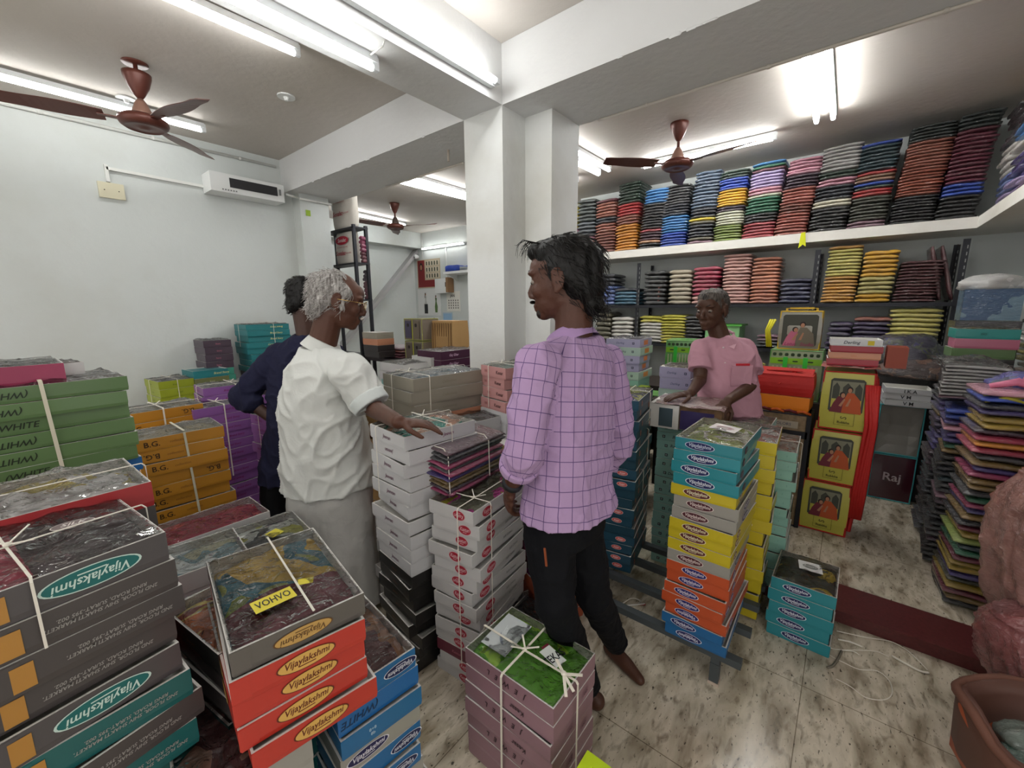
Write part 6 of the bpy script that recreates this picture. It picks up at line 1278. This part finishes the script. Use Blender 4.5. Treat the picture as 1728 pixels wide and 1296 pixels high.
# ---- 2: old man in a white shirt and white wrap, one hand on the open box
def elder():
    D = 2.05; hc = W(571, 510, D); face = (RH*.90+AW*.30-UP*.0).normalized(); M = frame(face, .22); S = 1.15
    e = person('white haired man in glasses, white shirt and white wrap, leaning over boxes', W(555, 830, D)[:2]); sk = mat('warm brown skin', '#4f2f21', .5, spec=.35, var=.12, vs=14, bump=.12, bs=220)
    nb = W(540, 588, D+.02); rs, ls = W(588, 625, D-.12), W(520, 612, D+.2); re_, rw = W(632, 690, D-.14), onz(672, 712, 1.085)
    hip = W(555, 835, D+.04); side = (rs-ls); side.z = 0; side.normalize(); side = (RH*.35-AW*.94).normalized(); fwd = UP.cross(side); fwd = fwd if fwd.dot(RH) > 0 else -fwd
    q = MB(); head_parts(q, hc, M, S, 1.05, 1.03); limb(q, [hc+M @ Vector((-.03, 0, -.06)), nb-UP*.02], [.064, .07]); limb(q, [nb-UP*.14, W(545, 700, D), hip], [.09, .11, .11]); limb(q, [ls, nb-UP*.1, rs], [.045, .055, .045])
    limb(q, [rs, re_, rw], [.052, .044, .028]); le, lw = W(560, 700, D+.3), W(620, 735, D+.32); limb(q, [ls, le, lw], [.05, .042, .028])
    bt = onz(700, 716, 1.055); hand(q, rw+RH*.004, (RH*.95+AW*.15-UP*.12), UP, 1, .22, 1.0, .07); hand(q, lw, RH, UP, -1, .3)
    fa, fb = Vector((*onz(585, 1005, .07)[:2], .08)), Vector((*onz(545, 985, .07)[:2], .08))
    for k, f in ((1, fa), (-1, fb)): limb(q, [hip+side*.08*k, (hip+side*.08*k).lerp(f, .5)+fwd*.02, f], [.09, .06, .04]); limb(q, [f-UP*.045-fwd*.04, f-UP*.05+fwd*.06, f-UP*.06+fwd*.14], [.034, .032, .02])
    addmesh('body', remesh(q, .0055, 3), sk, e)
    q = MB(); c0 = W(556, 815, D+.03); c1 = nb
    def T(t, w, f, b, dx=0): return (c0.lerp(c1, t)+fwd*dx, side, fwd, w, f, b)
    ring_loft(q, [T(-.0, .215, .215, .215), T(.06, .21, .215, .21), T(.25, .20, .205, .21), T(.5, .20, .18, .205), T(.7, .20, .15, .185), T(.84, .195, .125, .155), T(.93, .155, .10, .125), T(1.02, .092, .086, .095)])
    sleeve(q, rs, re_.lerp(rs, .10), .085, .080); limb(q, [ls, le.lerp(ls, .2)], [.08, .075]); limb(q, [ls, nb-UP*.04, rs], [.07, .08, .07])
    me = remesh(q, .008, 6); wrinkle(me, .016, (5, 5, 5), (11, 11, 7), 11); WS = fabric('white cotton shirt', '#c4c6c2', .3); addmesh('shirt', me, WS, e)
    q = MB(); a, b = rs.lerp(re_, .68), rs.lerp(re_, .93); q.tube([a, b], [.085, .087], 30); addmesh('sleeve_cuff', remesh(q, .006, 2), fabric('rolled white cuff', '#c4cac8', .2), e)
    q = MB(); up = (hc-nb).normalized(); ring_loft(q, collar(nb-UP*.005, side, fwd, 1.08), 32, 2.1, False); q.obj('collar', WS, e, smooth=True)
    # wrap: a long folded skirt to the ankles
    q = MB(); foot = Vector((*onz(572, 1012, .02)[:2], .03)); n, seg = 50, 120; top = c0+UP*.06
    for i in range(n+1):
        t = i/n; c = top.lerp(foot, t); rx, ry = .175+.02*t, .19+.045*t*(1-.2*t)
        for j in range(seg):
            a = 2*PI*j/seg; k = 1+(.03*math.sin(a*7+1.5*math.sin(t*3))+.018*math.sin(a*17+4*t))*t**.7+.06*noise.noise(Vector((math.cos(a)*2, math.sin(a)*2, t*4)))+.022*max(0, 1-abs(noise.noise(Vector((math.cos(a)*3+t*2, math.sin(a)*3, t*5+9))))*4)
            q.v.append(tuple(c+side*math.cos(a)*rx*k+fwd*math.sin(a)*ry*k))
    for i in range(n):
        for j in range(seg): a, b = i*seg+j, i*seg+(j+1) % seg; q.f.append((a, a+seg, b+seg, b)); q.m.append(0)
    q.f.append(tuple(range(seg))); q.m.append(0); q.obj('white_wrap', fabric('white cotton wrap', '#bdbcb8', .35), e, smooth=True)
    hw = hairmat('white grey hair', '#6f6a66', '#c9c6c2', .5)
    hair(e, hc, M, S, hw, [((-.040, 0, .038), (.088, .083, .084)), ((-.070, 0, -.015), (.048, .074, .062)), ((-.028, 0, .062), (.078, .076, .068)), ((.008, .058, .048), (.045, .022, .035)), ((.008, -.058, .048), (.045, .022, .035)), ((.02, .073, -.004), (.011, .008, .030)), ((.02, -.073, -.004), (.011, .008, .030))], 1500, .040, 7, hl=lambda l: l.x < .06, wild=.35)
    T2 = lambda x, y, z: hc+M @ (Vector((x, y, z))*S); q = MB(); rnd = random.Random(2)
    for k in range(90): a = rnd.uniform(-1, 1); q.tube([T2(.02, a*.06, .115-.02*a*a), T2(.0, a*.07, .130-.02*a*a), T2(-.04, a*.075, .128+rnd.uniform(0, .01)-.02*a*a)], [.0009, .0009, .0004], 4, cap=False)
    q.obj('thin_top_hair', hw, e)
    brows(e, hc, M, S, mat('dark brow', '#2a211d')); eyes(e, hc, M, S); q = MB(); q.ell(T2(.104, 0, -.050), (.010, .030, .0085), M, 8); q.obj('moustache', mat('white grey moustache', '#b3aca5', .8), e, smooth=True)
    q = MB()
    for y in (-1, 1):
        q.tube([T2(.110, y*.008, .016), T2(.112, y*.03, .026), T2(.105, y*.052, .018), T2(.106, y*.05, -.004), T2(.110, y*.03, -.014), T2(.112, y*.01, -.006), T2(.110, y*.008, .016)], .0013, 6); q.tube([T2(.104, y*.056, .016), T2(.05, y*.080, .014), T2(.0, y*.088, .012)], .0015, 6)
    q.tube([T2(.110, -.008, .012), T2(.116, 0, .016), T2(.110, .008, .012)], .0013, 6); q.obj('glasses', mat('gold wire', '#c9a868', .25, 1), e, smooth=True)
    settle(e)
elder()
# ---- 3: man in the navy shirt, mostly behind the elder
def navy():
    D = 2.52; hc = W(520, 506, D); face = (RH*.8+AW*.55).normalized(); M = frame(face, .15); S = 1.04
    e = person('dark haired man in a navy shirt standing behind the white haired man', W(478, 800, D)[:2]); sk = SKIN[3]
    nb = W(520, 570, D); ls, rs = W(478, 598, D+.02), W(560, 600, D+.05); le, lw = W(408, 668, D-.06), W(470, 715, D-.05); re_, rw = W(600, 690, D+.1), W(620, 700, D)
    hip = W(492, 770, D+.03); side = (rs-ls); side.z = 0; side.normalize(); fwd = UP.cross(side)
    q = MB(); head_parts(q, hc, M, S); limb(q, [hc+M @ Vector((-.03, 0, -.06)), nb-UP*.02], [.058, .062]); limb(q, [nb-UP*.14, hip], [.09, .1]); limb(q, [ls, nb-UP*.1, rs], [.045, .055, .045])
    limb(q, [ls, le, lw], [.048, .04, .028]); limb(q, [rs, re_, rw], [.048, .04, .028]); hand(q, lw, RH*.8-UP*.5, -AW, 1, .5); hand(q, rw, RH*.6-UP*.6, AW, 1, .4)
    for k in (-1, 1):
        f = Vector((hip.x, hip.y, .08))+side*.1*k; limb(q, [hip+side*.08*k, hip.lerp(f, .5)+side*.08*k, f], [.08, .055, .036]); limb(q, [f-UP*.045-fwd*.04, f-UP*.05+fwd*.06, f-UP*.06+fwd*.14], [.034, .032, .02])
    addmesh('body', remesh(q, .006, 3), sk, e)
    q = MB(); T = lambda t, w, f, b: (hip.lerp(nb, t), side, fwd, w, f, b)
    ring_loft(q, [T(-.2, .17, .13, .13), T(.3, .165, .13, .13), T(.65, .19, .13, .13), T(.85, .19, .11, .11), T(.94, .15, .09, .1), T(1.03, .08, .075, .08)])
    limb(q, [ls, le], [.08, .072]); limb(q, [le, le.lerp(lw, .28)], [.072, .064]); limb(q, [rs, re_], [.075, .065]); limb(q, [ls, nb-UP*.04, rs], [.066, .074, .066])
    me = remesh(q, .008, 6); wrinkle(me, .013, (6, 6, 6), (13, 13, 9), 21); addmesh('shirt', me, fabric('navy cotton shirt', '#1b1c33', .3), e)
    q = MB()
    for k in (-1, 1): f = Vector((hip.x, hip.y, .1))+side*.1*k; limb(q, [hip+side*.07*k, hip.lerp(f, .5)+side*.08*k, f], [.1, .08, .06])
    addmesh('trousers', remesh(q, .009, 4), fabric('dark trousers', '#17181c', .3), e)
    hb = hairmat('short black hair', '#050404', '#141211'); hair(e, hc, M, S, hb, [((-.028, 0, .040), (.098, .083, .092)), ((-.0, 0, .075), (.085, .07, .055)), ((-.07, 0, -.03), (.045, .068, .06)), ((-.045, 0, .0), (.055, .080, .07))], 500, .02, 9, hl=lambda l: l.x < .08)
    brows(e, hc, M, S, hb); eyes(e, hc, M, S); settle(e)
navy()
# ---- 4: seller in the pink short-sleeved shirt, both hands on a parcel
def seller():
    D = 2.42; hc = W(1201, 524, D-.03); face = (-RH*.78-AW*.62).normalized(); M = frame(face, .12); S = .98
    e = person('man in a pink short sleeved shirt pressing both hands on a wrapped parcel', W(1235, 760, D+.05)[:2]); sk = SKIN[2]
    nb = W(1218, 570, D+.02); ls, rs = W(1256, 590, D+.06), W(1184, 590, D+.03); le, lw = W(1268, 650, D-.03), W(1229, 676, D-.26); re_, rw = W(1181, 642, D-.02), W(1166, 663, D-.15)
    hip = W(1232, 712, D+.06); side = (rs-ls); side.z = 0; side.normalize(); side = (-RH*.9+AW*.4).normalized(); fwd = UP.cross(side); fwd = -fwd if fwd.dot(AW) > 0 else fwd
    q = MB(); head_parts(q, hc, M, S, .95, 1.05); limb(q, [hc+M @ Vector((-.03, 0, -.06)), nb-UP*.02], [.05, .056]); limb(q, [nb-UP*.13, hip], [.08, .09]); limb(q, [ls, nb-UP*.09, rs], [.04, .045, .04])
    limb(q, [ls, le, lw], [.044, .037, .025]); limb(q, [rs, re_, rw], [.044, .036, .025]); hand(q, lw, (-RH*.62-AW*.30-UP*.62), (RH*.35-AW*.35+UP*.8), -1, .38, .98, .12); hand(q, rw, (-RH*.92-AW*.1-UP*.12), UP, -1, .15, .95, .09)
    for k in (-1, 1):
        f = Vector((hip.x, hip.y, .14))+side*.1*k; limb(q, [hip+side*.08*k, hip.lerp(f, .5)+side*.09*k, f], [.08, .055, .036]); limb(q, [f-UP*.045-fwd*.04, f-UP*.05+fwd*.06, f-UP*.055+fwd*.14], [.034, .032, .02])
    addmesh('body', remesh(q, .005, 3), sk, e)
    q = MB(); T = lambda t, w, f, b, dx=0: (hip.lerp(nb, t)+fwd*dx, side, fwd, w, f, b)
    ring_loft(q, [T(-.03, .188, .15, .14), T(.1, .18, .15, .13), T(.35, .165, .14, .12), T(.65, .165, .115, .115), T(.84, .165, .09, .10), T(.93, .13, .072, .088), T(1.0, .076, .062, .072)])
    sleeve(q, ls, ls.lerp(le, .66), .070, .080); sleeve(q, rs, rs.lerp(re_, .68), .066, .072); limb(q, [ls, nb-UP*.035, rs], [.058, .066, .058])
    me = remesh(q, .007, 5); wrinkle(me, .009, (6, 6, 6), (13, 13, 9), 31); PS = fabric('pink cotton shirt', '#b88a98', .25); sh = addmesh('shirt', me, PS, e)
    # open collar wings, placket, pocket with a red cover
    q = MB(); f0 = nb+fwd*.055-UP*.0
    for k in (-1, 1):
        a = nb+side*.058*k+UP*.028; b = nb+fwd*.052+side*.012*k-UP*.035; c = nb+fwd*.088+side*.062*k-UP*.055; d = nb+side*.085*k+fwd*.02-UP*.005
        q.add([a, b, c, d, a+fwd*.004, b+fwd*.006, c+fwd*.006, d+fwd*.004], [(0, 1, 2, 3), (7, 6, 5, 4), (0, 4, 5, 1), (1, 5, 6, 2), (2, 6, 7, 3), (3, 7, 4, 0)])
    q.tube([nb+side*.06+UP*.025, nb-fwd*.055+side*.03+UP*.04, nb-fwd*.055-side*.03+UP*.04, nb-side*.06+UP*.025], .009, 8); q.obj('collar', fabric('pink collar', '#c49aa6', .1), sh)
    cp = hip.lerp(nb, .60)-side*.075+fwd*.128; q = MB(); Mx = Matrix(((side.x, fwd.x, 0, cp.x), (side.y, fwd.y, 0, cp.y), (0, 0, 1, cp.z), (0, 0, 0, 1))) @ Matrix.Rotation(-.12, 4, 'X') @ Matrix.Rotation(.22, 4, 'Z')
    q.obox(Mx, .105, .006, .12); q.obj('shirt_pocket', PS, sh); q = MB(); q.obox(Mx @ Matrix.Translation((0, .002, .064)), .07, .006, .012); q.obj('pocket_book', mat('red cover', '#b3182a'), e)
    q = MB()
    for k in range(5): q.ell(hip.lerp(nb, .9-.17*k)+fwd*(.088+.012*k), (.0055,)*3, None, 5)
    q.obj('button', mat('pale button', '#cfc0c4'), sh)
    q = MB()
    for k in (-1, 1): f = Vector((hip.x, hip.y, .14))+side*.1*k; limb(q, [hip+side*.07*k-UP*.01, hip.lerp(f, .5)+side*.09*k, f], [.1, .08, .06])
    addmesh('trousers', remesh(q, .009, 4), fabric('black trousers', '#121114', .3), e)
    hb = hairmat('short grey hair', '#1f1b1a', '#6a625c', .6); hair(e, hc, M, S, hb, [((-.024, 0, .040), (.096, .081, .089)), ((.010, 0, .075), (.082, .066, .053)), ((-.062, 0, -.015), (.042, .066, .055))], 250, .012, 12, hl=lambda l: l.x < .07)
    brows(e, hc, M, S, mat('dark brow', '#1d1512')); eyes(e, hc, M, S, (1, 0, -.5)); settle(e)
seller()
# ---------------------------------------------------------------- repeats past three hundred of a kind become one object of stuff
def seen_scores(prefix):
    bpy.context.view_layer.update(); dg = bpy.context.evaluated_depsgraph_get(); out = []
    for o in [o for o in C.objects if o.parent is None and o.name.split('.')[0] == prefix]:
        own = {o.name} | {c.name for c in o.children_recursive}; bb = [Vector(b) for b in o.bound_box]; lo, hi = bb[0], bb[6]; hits = 0; tot = 0; M = o.matrix_world
        for f in (0, 1, 2, 3):
            for i in range(5):
                for j in range(3):
                    u, v = (i+.5)/5, (j+.5)/3
                    p = {0: (lo.x+(hi.x-lo.x)*u, lo.y, lo.z+(hi.z-lo.z)*v), 1: (hi.x, lo.y+(hi.y-lo.y)*u, lo.z+(hi.z-lo.z)*v), 2: (lo.x, lo.y+(hi.y-lo.y)*u, lo.z+(hi.z-lo.z)*v), 3: (lo.x+(hi.x-lo.x)*u, lo.y+(hi.y-lo.y)*(j+.5)/3, hi.z)}[f]
                    w = M @ Vector(p); d = w-O0; L = d.length; z = d.dot(FF); x = 864+F*d.dot(RR)/z if z > 0 else -9; y = 648-F*d.dot(UU)/z if z > 0 else -9; tot += 1
                    if not (0 < x < 1728 and 0 < y < 1296): continue
                    ok, loc, n, idx, ob, mw = SC.ray_cast(dg, O0, d.normalized(), distance=L+.05)
                    if ok and ob.name in own: hits += 1
        out.append((hits/tot/max(.2, (M.translation-O0).length_squared), o))
    return sorted(out, key=lambda t: -t[0])
def lump_rest(prefix, keep, name, label, cat):
    sc = seen_scores(prefix); vis = [o for s, o in sc if s > 0][:keep]; rest = [o for s, o in sc if o not in vis]
    if not rest: return
    q = MB(); mats = []
    for o in rest:
        for ob in [o]:
            me = ob.data; Mw = ob.matrix_world; idx = []
            for s in ob.material_slots:
                if s.material not in mats: mats.append(s.material)
                idx.append(mats.index(s.material))
            k = len(q.v); q.v += [tuple(Mw @ v.co) for v in me.vertices]
            for p in me.polygons: q.f.append(tuple(i+k for i in p.vertices)); q.m.append(idx[p.material_index] if idx else 0)
    for o in rest:
        for c in list(o.children_recursive): bpy.data.objects.remove(c)
        bpy.data.objects.remove(o)
    tag(q.obj(name, mats, smooth=prefix != 'sari_box'), label, cat, kind='stuff'); print('STUFF', prefix, len(vis), len(rest))
lump_rest('sari_box', 300, 'stacked_boxes', 'remaining boxes low and deep inside the stacks, behind the nearer ones', 'boxes')
lump_rest('cloth_packet', 300, 'stacked_packets', 'remaining packets deep inside the piles, behind the nearer ones', 'packets')
